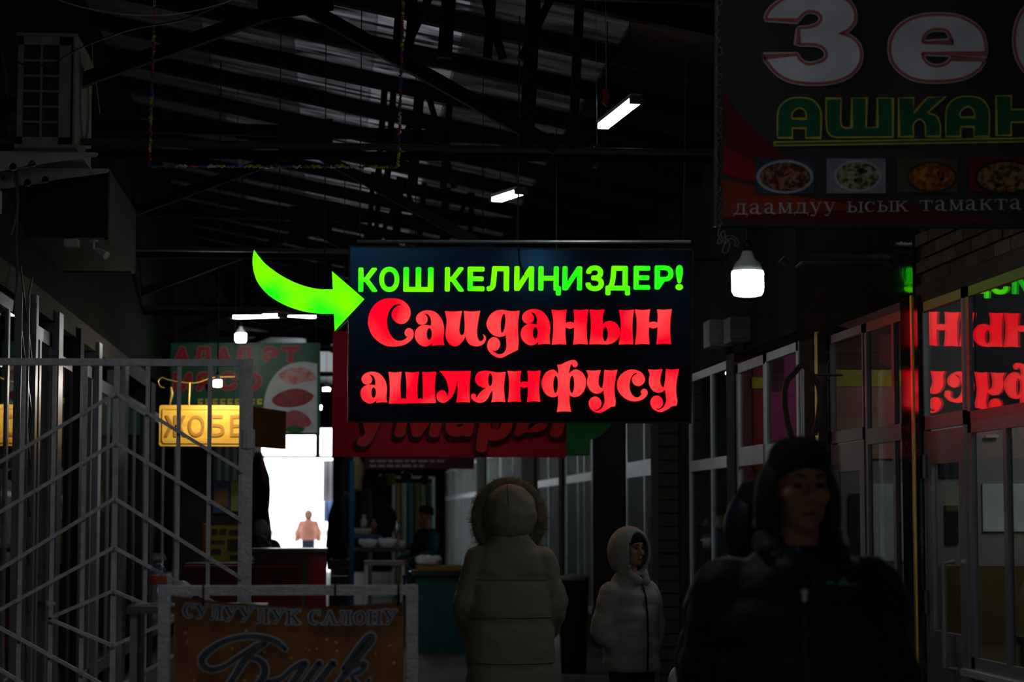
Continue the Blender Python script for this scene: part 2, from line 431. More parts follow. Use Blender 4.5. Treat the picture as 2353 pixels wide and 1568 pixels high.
def serif_mb(ch, px0, py0, px1, py1, Y, lift, grow=0.0):
    """serif character in a pixel box; py0/py1 = top/baseline at its left end"""
    a = at_y(px0, py1, Y); b = at_y(px1, py0, Y); sx, sz = b.x - a.x, b.z - a.z; mb = MB()
    for n_, e in enumerate(SERIF[ch]):
        lift += .00012
        if e[0] == 'o':
            _, cx, cy, rx, ry, ws, wt = e; n = 24
            pts = [(a.x + sx * (cx + (rx - ws / 2) * math.cos(2 * PI * k / n)), a.z + sz * (cy + (ry - wt / 2) * math.sin(2 * PI * k / n))) for k in range(n)]
            w = [(wt + (ws - wt) * abs(math.cos(2 * PI * k / n)) ** 1.3) * sz + grow for k in range(n)]
            mb.ribbon(pts, w, Y - lift, 0.0006, True)
        else:
            pts = e[1]; w = e[2]
            if len(pts) > 2 and len(pts) < 8:
                ww = w if isinstance(w, list) else [w] * len(pts)
                q = smooth_line([(p[0], p[1], ww[i]) for i, p in enumerate(pts)], 5); pts = [(p[0], p[1]) for p in q]; w = [p[2] for p in q]
            W = [x * sz + grow for x in w] if isinstance(w, list) else w * sz + grow
            P = [(a.x + sx * p[0], a.z + sz * p[1]) for p in pts]
            if grow and len(P) == 2:
                d = (Vector(P[1]) - Vector(P[0])).normalized() * grow / 2; P = [tuple(Vector(P[0]) - d), tuple(Vector(P[1]) + d)]
            mb.ribbon(P, W, Y - lift, 0.0006)
    return mb

# ================================================================== the setting
FLOOR_M = mat('worn_concrete', (0.14, 0.14, 0.13), 0.5, spec=0.12, var=0.5, scale=2.2, bump=0.25, bscale=14, stretch=(1, 0.4, 1))
struct('floor', MB().box2((-6, Y_BACK, -0.1), (6.2, Y_END + 0.3, 0)), FLOOR_M)
SNOW = mat('trodden_snow', (0.85, 0.87, 0.9), 0.8, var=0.1, scale=1.5, bump=0.3)
g = struct('floor', MB().box2((-60, Y_END + 0.3, -0.14), (60, 260, -0.01)), SNOW)

# roof: steel trusses, purlins along x, ribbed translucent and metal sheets falling to the right
def roof_z(x): return 5.05 - 0.2 * x
CEIL_M = mat('grimy_metal_sheet', (0.03, 0.032, 0.03), 0.45, 0.6, var=0.5, scale=3)
roof = struct('ceiling', MB().bar((-6.2, (Y_BACK + 13) / 2, roof_z(-6.2) + .03), (6.3, (Y_BACK + 13) / 2, roof_z(6.3) + .03), 13 - Y_BACK, 0.06), CEIL_M)
def ribbed(x0, x1, y0, y1, lift=0.0, pitch=0.075, amp=0.012):
    mb = MB(); n = int((y1 - y0) / pitch * 4); vs = []; fs = []
    for i in range(n + 1):
        y = y0 + (y1 - y0) * i / n; dz = amp * math.sin(2 * PI * (y - y0) / pitch) + lift * (y - y0) / (y1 - y0)
        for x in (x0, x1): vs.append((x, y, roof_z(x) + dz))
    for i in range(n): fs.append((2 * i, 2 * i + 1, 2 * i + 3, 2 * i + 2))
    return mb.add(vs, fs)
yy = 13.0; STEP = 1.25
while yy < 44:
    for (xa, xb, mm) in ((-6.2, -2.0, CEIL_M), (-2.0, -1.0, lit_streak_plastic(.04)), (-1.0, -0.3, lit_streak_plastic(.14)), (-0.3, 0.3, lit_streak_plastic(.55)), (0.3, 0.9, lit_streak_plastic()), (0.9, 1.9, lit_streak_plastic(.1)), (1.9, 6.3, CEIL_M)):  # outer columns coloured darker to paint the light fading sideways
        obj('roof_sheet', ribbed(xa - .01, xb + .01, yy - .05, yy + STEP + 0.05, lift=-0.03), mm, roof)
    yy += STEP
obj('roof_sheet', MB().bar((-6.2, (yy + Y_END + .3) / 2, roof_z(-6.2) + .02), (6.3, (yy + Y_END + .3) / 2, roof_z(6.3) + .02), Y_END + .3 - yy, 0.03), CEIL_M, roof)
yy = 13.0
while yy < 44:
    obj('purlin', MB().bar((-6.2, yy, roof_z(-6.2) - 0.09), (6.3, yy, roof_z(6.3) - 0.09), 0.09, 0.13), DARKST, roof)
    yy += STEP
TR = ['nearest dark steel roof truss with a gusset plate at its peak', 'second dark steel roof truss, behind the one with the plate at its peak', 'third dark steel roof truss, just above the glowing sign', 'fourth dark steel roof truss, beyond the glowing sign', 'fifth dark steel roof truss, far down the passage', 'farthest dark steel roof truss, high over the bright doorway']
for i, ty in enumerate((12.0, 16.8, 21.6, 26.4, 31.2, 36.0)):
    t = thing('roof_truss', TR[i], 'roof truss', (0.0, ty, 3.5), 'steel roof trusses')
    zc = 3.56; zp = 4.36; xp = -0.2
    obj('bottom_chord', MB().tube([(XL - .4, ty, zc), (XR + 0.1, ty, zc - 0.02)], 0.02, 8), mat('dull_green_pipe', (0.06, 0.075, 0.06), 0.5), t)
    obj('bottom_chord', MB().tube([(XL - .4, ty + .25, zc - 0.03), (XR + .1, ty + .25, zc - 0.0)], 0.025, 8), DARKST, t)
    obj('rafter', MB().bar((xp, ty, zp), (XL - .4, ty, zc), 0.06, 0.075), DARKST, t)
    obj('rafter', MB().bar((xp, ty, zp), (1.25, ty, zc), 0.06, 0.075), DARKST, t)
    obj('gusset_plate', MB().prism([(xp - .22, zp - .12), (xp + .2, zp - .05), (xp + .2, zp + .22), (xp - .22, zp + .22)], ty - .03, 0.012), DARKST, t)
    obj('tie', MB().bar((XL - .4, ty, zp + .16), (XR + .1, ty, zp + .06), 0.05, 0.09), DARKST, t)
    for x in (0.35, 0.42, 0.62, 0.86, 1.08, 1.34):
        if i == 1 and x > 1: continue
        obj('post', MB().bar((x, ty, zp - .3 if x < .9 else zc), (x + 0.06, ty, roof_z(x) - 0.02), 0.05 + 0.03 * (x in (0.62, 1.08)), 0.05, up=(0, 1, 0)), DARKST, t)
    for (xa, xb) in ((0.38, 0.74), (0.95, 0.72), (1.05, 1.38))[:2 if i == 1 else 3]:
        obj('brace', MB().bar((xa, ty + .02, zc + .5), (xb, ty + .02, roof_z(xb) - .03), 0.045, 0.045, up=(0, 1, 0)), DARKST, t)

# wall behind the camera with the passage's other doorway
wbk = MB().box2((-2.3, Y_BACK - .3, 0), (-1.0, Y_BACK, 6.6)).box2((1.6, Y_BACK - .3, 0), (6.3, Y_BACK, 6.6)).box2((-1.0, Y_BACK - .3, 2.3), (1.6, Y_BACK, 6.6))
struct('wall_back', wbk, CEIL_M)
# end wall with its tall opening
ENDM = mat('end_wall_render', (0.03, 0.03, 0.032), 0.8)
e0 = at_y(600, 1188, Y_END).x; e1 = at_y(763, 1188, Y_END).x; ez = at_y(700, 984, Y_END).z; ed = at_y(735, 984, Y_END).x
w = MB().box2((-6.2, Y_END, 0), (e0, Y_END + .3, 6.4)).box2((e1, Y_END, 0), (6.3, Y_END + .3, 6.4)).box2((e0, Y_END, ez), (e1, Y_END + .3, 6.4))
struct('wall_end', w, ENDM)
tr = struct('door_9', MB().box2((e0, Y_END + .05, at_y(700, 1053, Y_END).z), (e1, Y_END + .15, at_y(700, 1047, Y_END).z)), BLACKP)
zt = at_y(700, 1050, Y_END).z
boxpart('mullion', (at_y(725, 1000, Y_END).x, Y_END + .05, zt), (at_y(736, 1000, Y_END).x, Y_END + .15, ez), BLACKP, tr)
# outside: rail and a pale block far away
gr = thing('guard_rail', 'grey guard rail in the snow beyond the bright doorway', 'guard rail', (-2, 84, 0))
obj('beam', MB().box2((-8, 83.9, .78), (3, 84.0, 1.0)), mat('galvanised', (0.35, 0.38, 0.42), 0.5, 0.3), gr)
for k in range(5): obj('post', MB().box2((-7.5 + k * 2.2, 84.0, -.05), (-7.4 + k * 2.2, 84.1, 1.0)), MATS['galvanised'], gr)

# ---- left side
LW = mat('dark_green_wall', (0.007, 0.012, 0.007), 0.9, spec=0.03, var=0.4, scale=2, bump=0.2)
wl = struct('wall_left', MB().box2((XL - 0.35, Y_BACK, 0), (XL - 0.12, Y_END, 6.6)), LW)
boxpart('upper_panel', (XL - .12, ly(-400), 2.95), (XL - .02, Y_END, 6.5), LW, wl)
SHUT = mat('ribbed_cladding', (0.10, 0.11, 0.115), 0.4, 0.3, var=0.3)
def window_unit(name, y0, y1, X, side, z0, z1, vs, hs, fm, pane=GLASS, ft=0.06, fd=0.028, skip=()):
    """glazed frame in the plane x = X; vs / hs = mullion and rail positions; side = +1 when the room is towards -x"""
    s = struct(name, loc=(X, (y0 + y1) / 2, z0)); xa, xb = X - fd / 2, X + fd / 2
    if y0 > y1: y0, y1 = y1, y0
    boxpart('frame', (xa, y0, z0), (xb, y0 + ft, z1), fm, s); boxpart('frame', (xa, y1 - ft, z0), (xb, y1, z1), fm, s)
    boxpart('frame', (xa, y0, z1 - ft), (xb, y1, z1), fm, s); boxpart('frame', (xa, y0, z0), (xb, y1, z0 + ft), fm, s)
    for v in vs: boxpart('mullion', (xa, v - ft / 2, z0 + ft), (xb, v + ft / 2, z1 - ft), fm, s)
    for (h, hh) in hs: boxpart('rail', (xa - .005, y0 + ft, h - hh / 2), (xb + .005, y1 - ft, h + hh / 2), fm, s)
    ys = [y0] + sorted(vs) + [y1]; zs = [z0] + [h for h, _ in hs] + [z1]
    for i in range(len(ys) - 1):
        for j in range(len(zs) - 1):
            if (i, j) in skip: continue
            boxpart('pane', (X - .004, ys[i] + ft * .4, zs[j] + ft * .4), (X + .004, ys[i + 1] - ft * .4, zs[j + 1] - ft * .4), pane, s)
    return s
PVCL = mat('dull_bluish_pvc', (0.24, 0.27, 0.30), 0.35, var=0.3, spec=0.4)
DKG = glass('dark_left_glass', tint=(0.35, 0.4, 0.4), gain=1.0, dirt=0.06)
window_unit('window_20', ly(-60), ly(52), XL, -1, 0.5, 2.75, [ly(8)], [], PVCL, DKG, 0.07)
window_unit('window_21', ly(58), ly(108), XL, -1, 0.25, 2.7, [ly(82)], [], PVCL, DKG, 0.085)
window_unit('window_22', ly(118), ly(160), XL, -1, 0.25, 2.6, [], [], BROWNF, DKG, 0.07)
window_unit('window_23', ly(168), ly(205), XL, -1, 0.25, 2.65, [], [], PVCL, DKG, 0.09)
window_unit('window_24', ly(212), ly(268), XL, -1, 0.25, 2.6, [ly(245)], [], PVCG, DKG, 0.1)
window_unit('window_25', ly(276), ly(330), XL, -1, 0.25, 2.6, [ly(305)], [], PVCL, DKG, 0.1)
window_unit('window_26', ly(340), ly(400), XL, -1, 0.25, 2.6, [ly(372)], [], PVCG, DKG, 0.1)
pb = struct('trim_20', loc=(XL, ly(60), 0))
for (a, b, mm) in ((108, 118, PVCG), (160, 168, CONC), (205, 212, PVCL), (268, 276, PVCG), (330, 340, CONC), (52, 58, PVCL)):
    boxpart('post', (XL - .1, ly(a), 0), (XL + .06, ly(b), 2.85), mm, pb)
wood_l = mat('splintered_fascia', (0.05, 0.04, 0.03), 0.8, bump=0.4)
ft_ = struct('trim_21', MB().box2((XL - .1, ly(-60), 2.78), (XL + .03, ly(330), 2.93)), wood_l)
lv = MB().box2((XL + .03, ly(97), at_x(98, 1395, XL).z), (XL + .05, ly(104), at_x(98, 1381, XL).z)).box2((XL + .05, ly(93), at_x(98, 1391, XL).z), (XL + .075, ly(104), at_x(98, 1385, XL).z))
tag(obj('door_lever', lv, PVC), 'small white lever handle on the left shop door behind the gate', 'handle')

# ---- right side: shop fronts
def RZ(px, py): return at_x(px, py, XR).z
zh, zr, zs_ = 2.62, 1.96, 0.77
UP = mat('dark_upper_wall', (0.03, 0.028, 0.024), 0.9, spec=0.04, var=0.4, scale=2.5, bump=0.2)
LACQ = mat('dark_glossy_panel', (0.02, 0.018, 0.014), 0.05, var=0.2, spec=0.5, bump=0.04, bscale=6)
BW = mat('mortar_dark', (0.05, 0.048, 0.042), 0.9, bump=0.3)
wr = struct('wall_right', MB().box2((XR, 2.0, zh + .06), (XR + .3, fy(2118), 4.6)), BW)
# bricks on the right upper wall
BRK = [mat('brick_%d' % i, c, 0.8, var=0.3, scale=14, bump=0.3) for i, c in enumerate(((0.085, 0.07, 0.055), (0.11, 0.095, 0.075), (0.065, 0.052, 0.042)))]
bl, bh = 0.25, 0.072
protos = [obj('brick', MB().box2((XR - .02, 7.2, 2.70), (XR + .01, 7.2 + bl - .014, 2.70 + bh - .012)), m_, wr) for m_ in BRK]
used = set()
row = 0; z = zh + 0.08
while z < 3.62:
    y = 7.6 + (0.125 if row % 2 else 0)
    while y < fy(2118) - bl:
        k = random.randrange(3); wp = (XR - .008 + random.uniform(-.004, .004), y + bl / 2, z + bh / 2)
        if k not in used: used.add(k); protos[k].location = Vector(wp) - wloc(wr)
        else: copyob(protos[k], wr, wp)
        y += bl
    z += bh; row += 1
# upper panels / walls of the other sections
u2 = struct('trim_1', MB().box2((XR - .03, fy(2118), zh + .04), (XR + .3, fy(1846), 3.42)), LACQ)
u3 = struct('wall_right', MB().box2((XR, fy(2118), 3.42), (XR + .3, fy(1846), 4.6)), UP)
u4 = struct('wall_right', MB().box2((XR, fy(1846), zh + .12), (XR + .3, Y_END, 4.6)), UP)
u5 = struct('wall_right', MB().box2((XR, Y_BACK, 0), (XR + .3, 2.0, 4.6)), UP)
struct('wall_right', MB().box2((XR, 2.0, 0), (XR + .3, 6.6, zh + .06)), UP)
# section 1: brown window over a low dark wall, and a door
y_w1a, y_w1b = 6.6, fy(2233)
window_unit('window_1', y_w1a, y_w1b, XR, 1, zs_, zr, [fy(2318), 8.6, 7.6], [], PVCG, GLASS, 0.055, 0.028)
window_unit('window_11', y_w1a, y_w1b, XR, 1, zr, zh, [8.4], [], BROWNF, GLASS, 0.05, 0.028)
base = struct('baseboard_right', MB().box2((XR - .01, y_w1a, 0), (XR + .12, y_w1b, zs_ - .03)), mat('dark_tile', (0.025, 0.018, 0.014), 0.25))
boxpart('sill', (XR - .07, y_w1a, zs_ - .03), (XR + .05, y_w1b, zs_), mat('pale_sill', (0.4, 0.4, 0.4), 0.25), base)
struct('trim_2', MB().box2((XR - .02, y_w1a, zh), (XR + .1, fy(2118), zh + .09)), CONC)
def shop_door(name, ya, yb, fm, handle=None, z1=zr, top=zh):
    s = struct(name, loc=(XR, (ya + yb) / 2, 0)); xa, xb = XR - .013, XR + .013
    if ya > yb: ya, yb = yb, ya
    lf = boxpart('leaf_stile', (xa, ya + .03, 0.02), (xb, ya + .13, z1 - .02), fm, s)
    boxpart('leaf_stile', (xa, yb - .13, 0.02), (xb, yb - .03, z1 - .02), fm, s)
    boxpart('leaf_rail', (xa, ya + .13, z1 - .19), (xb, yb - .13, z1 - .02), fm, s)
    boxpart('leaf_panel', (xa + .004, ya + .13, 0.02), (xb - .004, yb - .13, .85), fm, s)
    boxpart('leaf_rail', (xa, ya + .13, .82), (xb, yb - .13, .92), fm, s)
    boxpart('pane', (XR - .004, ya + .11, .9), (XR + .004, yb - .11, z1 - .17), GLASS, s)
    for yq in (ya, yb - .03): boxpart('frame', (xa - .004, yq, 0), (xb + .004, yq + .03, top), fm, s)
    boxpart('frame', (xa - .004, ya, z1 - .01), (xb + .004, yb, z1 + .06), fm, s)
    boxpart('frame', (xa - .004, ya, top - .05), (xb + .004, yb, top), fm, s)
    boxpart('pane', (XR - .004, ya + .02, z1 + .05), (XR + .004, yb - .02, top - .04), GLASS, s)
    if handle:
        yh = handle
        hd = obj('handle', MB().tube([(XR - .03, yh, 1.28), (XR - .085, yh, 1.27), (XR - .085, yh, 0.76), (XR - .03, yh, 0.75)], 0.014, 8), mat('satin_steel', (0.55, 0.57, 0.58), 0.3, 0.8), s)
    for zq in (0.3, 1.0, 1.7): obj('hinge', MB().tube([(XR - .022, yb - .03, zq), (XR - .022, yb - .03, zq + .12)], 0.011, 8), fm, s)
    return s
shop_door('door_1', fy(2228), fy(2132), PVCG, fy(2205))
# polished black marble piers with gold edges
MARB = marble()
def pier(name, pa, pb, gold, prot=0.035):
    s = struct(name, MB().box2((XR - prot, fy(pb), 0), (XR + .02, fy(pa), zh + .04)), MARB)
    if gold: obj('gold_edge', MB().box2((XR - prot - .006, fy(gold), 0), (XR - prot + .004, fy(gold) + .035, zh + .05)), GOLD, s)
    return s
pier('trim_3', 2090, 2130, 2119)
window_unit('window_2', fy(2088), fy(1996), XR, 1, 0.5, zh, [fy(2062)], [(zr, .09)], BROWNF, GLASS, 0.055, 0.028)
struct('baseboard_right', MB().box2((XR - .01, fy(2088), 0), (XR + .12, fy(1996), .5)), MATS['dark_tile'])
shop_door('door_2', fy(1994), fy(1917), BROWNF)
pier('trim_4', 1884, 1915, 1893)
struct('trim_5', MB().box2((XR - .015, fy(1884), 0), (XR + .02, fy(1846), zh + .12)), UP)
window_unit('window_3', fy(1842), fy(1765), XR, 1, 0.6, 2.66, [], [(1.95, .12)], PVC, GLASS, 0.06)
window_unit('window_4', fy(1765), fy(1698), XR, 1, 0.05, 2.66, [], [(1.95, .14)], mat('pinkish_pvc', (0.5, 0.44, 0.46), 0.35), GLASS, 0.07)
struct('baseboard_right', MB().box2((XR - .01, fy(1842), 0), (XR + .12, fy(1765), .6)), CONC)
struct('trim_6', MB().box2((XR - .03, fy(1698), 0), (XR + .02, fy(1680), 2.75)), mat('brown_pier', (0.05, 0.035, 0.025), 0.7))
window_unit('window_5', fy(1679), fy(1588), XR, 1, 0.05, 2.72, [fy(1640)], [(1.93, .09)], PVC, GLASS, 0.065)
# lower lights of window 5 have one more mullion
struct('trim_7', MB().box2((XR - .02, fy(1588), 0), (XR + .2, fy(1562), 2.75)), UP)
struct('trim_8', MB().box2((XR - .075, fy(1562) , 0), (XR + .2, fy(1514), 2.75)), BW)
x_a = at_y(1519, 1188, fy(1562)).x - .02
bp = struct('trim_9', MB().box2((x_a, fy(1562) - .02, 0), (XR + .2, fy(1562) + .2, 2.75)), BW)
PBM = mat('tan_block', (0.10, 0.085, 0.065), 0.75, var=0.3, scale=10, bump=0.3)
bw = XR + .0 - x_a; pz = 0.0; pr = None
while pz < 2.7:
    wp = (x_a + bw / 2 - .005, fy(1562) - .03, pz + .055)
    if pr is None: pr = obj('brick', MB().box(wp, (bw + .02, .03, .105)), PBM, bp)
    else: copyob(pr, bp, wp)
    pz += 0.118
window_unit('window_6', fy(1512), fy(1442), XR, 1, 0.05, 2.72, [fy(1484)], [(1.98, .16)], mat('bluish_pvc', (0.5, 0.6, 0.66), 0.35), FARG, 0.09)
struct('trim_10', MB().box2((XR - .02, fy(1440), 0), (XR + .2, fy(1366), 2.75)), mat('dark_shutter', (0.02, 0.018, 0.016), 0.9, spec=0.03))
window_unit('window_7', fy(1364), fy(1300), XR, 1, 0.35, 2.72, [fy(1330), fy(1345)], [(1.98, .1)], mat('green_white_pvc', (0.45, 0.56, 0.5), 0.35), FARG, 0.08)
struct('baseboard_right', MB().box2((XR - .01, fy(1364), 0), (XR + .12, fy(1300), .35)), CONC)
struct('trim_11', MB().box2((XR - .05, fy(1300), 0), (XR + .2, fy(1292), 2.75)), CONC)
window_unit('window_8', fy(1290), fy(1236), XR, 1, 0.05, 2.72, [fy(1262)], [(1.98, .1)], PVC, FARG, 0.07)
struct('trim_12', MB().box2((XR - .05, fy(1236), 0), (XR + .2, fy(1205), 2.75)), CONC)
window_unit('window_9', fy(1204), fy(1120), XR, 1, 0.05, 2.72, [fy(1180), fy(1150)], [(1.98, .1)], MATS['green_white_pvc'], FARG, 0.08)
struct('trim_13', MB().box2((XR - .05, fy(1120), 0), (XR + .2, fy(1100), 2.75)), CONC)
window_unit('window_10', fy(1100), fy(1025), XR, 1, 0.05, 2.72, [fy(1080), fy(1060), fy(1042)], [(1.98, .1)], MATS['green_white_pvc'], FARG, 0.08)
struct('wall_right', MB().box2((XR, fy(1025), 0), (XR + .3, Y_END, 2.75)), UP)
# rooms behind the glass
RB = 5.6
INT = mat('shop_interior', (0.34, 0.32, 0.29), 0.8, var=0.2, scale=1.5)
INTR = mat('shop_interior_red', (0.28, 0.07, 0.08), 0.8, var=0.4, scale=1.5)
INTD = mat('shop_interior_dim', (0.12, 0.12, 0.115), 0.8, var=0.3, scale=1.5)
def room(n, ya, yb, m, lamp=None, lz=2.85, ls=2.5):
    s = struct('wall_shop_%d' % n, MB().box2((RB, ya, 0), (RB + .1, yb, 3.0)), m)
    boxpart('partition', (XR + .03, ya - .04, 0), (RB, ya, 2.95), m, s); boxpart('partition', (XR + .03, yb, 0), (RB, yb + .04, 2.95), m, s)
    boxpart('shop_ceiling', (XR + .2, ya, 2.95), (RB, yb, 3.0), m, s)
    return s
r1 = room(1, 2.0, fy(2112), INT); r2 = room(2, fy(2106), fy(1886), INT); r3 = room(3, fy(1860), fy(1690), INTR)
def on_wall(room_, Yw, name, px0, px1, py0, py1, col, k=0):
    p, q = at_y(px0, py1, Yw), at_y(px1, py0, Yw)
    boxpart(name, (p.x, Yw - .012 - .006 * k, p.z), (q.x, Yw - .006 * k, q.z), mat('shop_%s_%d_%d' % (name, px0, py0), col, 0.6, var=0.2, scale=3), room_)
Y1, Y2, Y3 = fy(2112), fy(1886), fy(1690)
on_wall(r1, Y1, 'wainscot', 2130, 2900, 1300, 1850, (0.15, 0.10, 0.018)); on_wall(r1, Y1, 'wall_board', 2158, 2212, 1022, 1056, (0.6, 0.6, 0.56)); on_wall(r1, Y1, 'picture', 2158, 2208, 1057, 1098, (0.02, 0.02, 0.025))
on_wall(r1, Y1, 'white_panel', 2258, 2420, 1112, 1222, (0.75, 0.76, 0.72)); on_wall(r1, Y1, 'apron', 2172, 2200, 1162, 1250, (0.02, 0.02, 0.02)); on_wall(r1, Y1, 'shelf', 2262, 2292, 1000, 1006, (0.6, 0.6, 0.6), 2)
on_wall(r1, Y1, 'dark_curtain', 2236, 3000, 520, 962, (0.012, 0.012, 0.014), 1); on_wall(r1, Y1, 'grey_panel', 2132, 2236, 520, 962, (0.12, 0.12, 0.11), 1)  # dark and grey panels added to dim the view through the upper panes
on_wall(r2, Y2, 'brown_cloth', 1900, 2140, 560, 850, (0.10, 0.035, 0.03)); on_wall(r2, Y2, 'yellow_band', 1900, 2140, 850, 890, (0.5, 0.4, 0.05)); on_wall(r2, Y2, 'pink_band', 1900, 2140, 890, 1055, (0.45, 0.2, 0.16)); on_wall(r2, Y2, 'white_panel', 2000, 2140, 1112, 1290, (0.7, 0.74, 0.7)); on_wall(r2, Y2, 'dark_cabinet', 1952, 1990, 1135, 1300, (0.04, 0.04, 0.05), 1)
on_wall(r3, Y3, 'red_cloth', 1732, 1764, 680, 1080, (0.4, 0.03, 0.03)); on_wall(r3, Y3, 'yellow_square', 1727, 1757, 868, 893, (0.7, 0.55, 0.02), 1); on_wall(r3, Y3, 'magenta_cloth', 1764, 1850, 700, 1060, (0.45, 0.05, 0.2)); on_wall(r3, Y3, 'dark_cloth', 1764, 1800, 820, 900, (0.12, 0.02, 0.04), 1)
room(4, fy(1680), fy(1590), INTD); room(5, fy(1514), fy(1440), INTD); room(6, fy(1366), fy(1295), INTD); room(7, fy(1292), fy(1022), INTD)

# ================================================================== lamps
CAP = mat('lamp_plastic', (0.5, 0.52, 0.53), 0.4)
def batten(label, p, q, w=0.07, group='hanging led battens', m=None, hang=True, ztop=None):
    p, q = Vector(p), Vector(q); c = (p + q) / 2; d = (q - p).normalized()
    t = thing('led_batten', label, 'lamp', c, group)
    obj('diffuser', MB().bar(p, q, w, 0.03), m or LEDW, t)
    obj('housing', MB().bar(p - d * .02 + Vector((0, 0, .028)), q + d * .02 + Vector((0, 0, .028)), w * 1.05, 0.024), CAP, t)
    for e, sg in ((p, -1), (q, 1)): obj('end_cap', MB().bar(e, e + d * sg * .05, w * 1.05, 0.04), mat('dark_cap', (0.08, 0.1, 0.1), 0.4), t)
    if hang:
        for e in (p * .85 + q * .15, p * .15 + q * .85):
            obj('hanger_wire', MB().tube([e + Vector((0, 0, .04)), (e.x, e.y, roof_z(e.x) - .05)], 0.004, 6), mat('thin_wire', (0.02, 0.02, 0.018), 0.7), t)
    return t
z1 = 4.0
batten('glowing white led batten hanging nearest, above the lamp by the food banner', at_z(1386, 290, z1), at_z(1460, 232, z1))
batten('glowing white led batten hanging above the middle of the green lettering', at_z(1142, 459, 4.0), at_z(1194, 442, 4.0), 0.09)
batten('long glowing led batten over the meat banner, left one of two', at_y(543, 729, 22.2), at_y(645, 726, 21.7), 0.09)
batten('short glowing led batten over the meat banner, right one of two', at_y(655, 723, 21.9), at_y(718, 728, 22.2), 0.09)
b0 = at_z(700, -250, 4.1)
batten('led batten of the same row hanging above the camera end of the passage', (0.3, 6.2, 4.3), (0.35, 7.2, 4.3))  # unseen lamp added for light on the food banner
batten('led batten of the left row hanging above the barred gate', (-0.75, 6.7, 3.9), (-0.7, 7.7, 3.9))  # unseen lamp added to brighten the gate and salon stand
batten('led batten of the row hidden between the glowing sign and the red board', (0.5, 15.7, 3.3), (1.2, 15.7, 3.3))  # added lamp, out of sight, lights the face of the red board
batten('led batten of the row hidden behind the glowing sign over the stalls', (0.6, 29.0, 3.5), (0.65, 30.0, 3.5), 0.09)  # added lamp, out of sight, brightens the stalls
LEDB = emit('cool_bulb', (0.88, 0.97, 1.0), 34.0)
LEDS = emit('small_bulb', (1.0, 0.97, 0.9), 90.0)
def bulb(label, c, r, top, m=LEDB, body=None):
    c = Vector(c); t = thing('hanging_bulb', label, 'lamp', c)
    prof = [(r * .55, -r * 1.02), (r * .85, -r * .95), (r * .99, -r * .7), (r, r * .45), (r * .97, r * .55)]
    obj('diffuser', MB().lathe(c, prof, 28), m, t, True)
    prof = [(r * .97, r * .56), (r * .8, r * 1.0), (r * .45, r * 1.4), (r * .34, r * 1.75), (r * .28, r * 1.85)]
    obj('heat_sink', MB().lathe(c, prof, 28), body or mat('bulb_body', (0.7, 0.72, 0.72), 0.4), t, True)
    obj('socket', MB().lathe(c, [(r * .3, r * 1.8), (r * .3, r * 2.3), (r * .12, r * 2.5)], 16), BLACKP, t, True)
    obj('cord', MB().tube([c + Vector((0, 0, r * 2.4)), (c.x, c.y, top)], 0.006, 6), BLACKP, t)
    return t
BY = 9.3
cb = at_y(1718, 644, BY)
bulb('large glowing white bulb hanging below the food banner', cb, 37.5 * BY / F, roof_z(cb.x))
c2 = at_y(553, 774, 22.6); bulb('square glowing bulb under the left batten above the meat banner', c2, 13 * 22.6 / F, roof_z(c2.x), LEDS)
c3 = at_y(500, 880, 17.62); bulb('small glowing bulb hanging above the yellow carved sign', c3, 10 * 17.6 / F, roof_z(c3.x), emit('sign_bulb', (1.0, 0.94, 0.82), 420.0))
c4 = at_y(750, 897, 40); bulb('tiny distant bulb beside the meat banner, upper of two', c4, 8 * 40 / F, roof_z(c4.x), emit('far_bulb', (1.0, 0.97, 0.92), 90.0))
c5 = at_y(733, 936, 38); bulb('tiny distant bulb beside the meat banner, lower of two', c5, 6 * 38 / F, roof_z(c5.x), MATS['far_bulb'])
# lamps of the shops behind the glass
SL = emit('shop_tube', (0.95, 0.97, 1.0), 30.0)
batten('white ceiling tube inside the nearest shop behind the red reflections', (4.0, 9.6, 2.86), (4.0, 10.8, 2.86), 0.08, 'shop ceiling tubes', SL, False)
batten('white ceiling tube inside the shop between the two black pillars', (4.0, fy(2010), 2.86), (4.0, fy(1925), 2.86), 0.06, 'shop ceiling tubes', SL, False)
batten('white ceiling tube inside the red-walled shop', (4.0, fy(1770), 2.86), (4.0, fy(1715), 2.86), 0.06, 'shop ceiling tubes', SL, False)
batten('white ceiling tube inside the far row of pale shop fronts', (4.0, fy(1180), 2.86), (4.0, fy(1120), 2.86), 0.12, 'shop ceiling tubes', SL, False)
batten('white ceiling tube inside the shop behind the woman in beige', (4.3, fy(1340), 2.86), (4.3, fy(1315), 2.86), 0.1, 'shop ceiling tubes', SL, False)

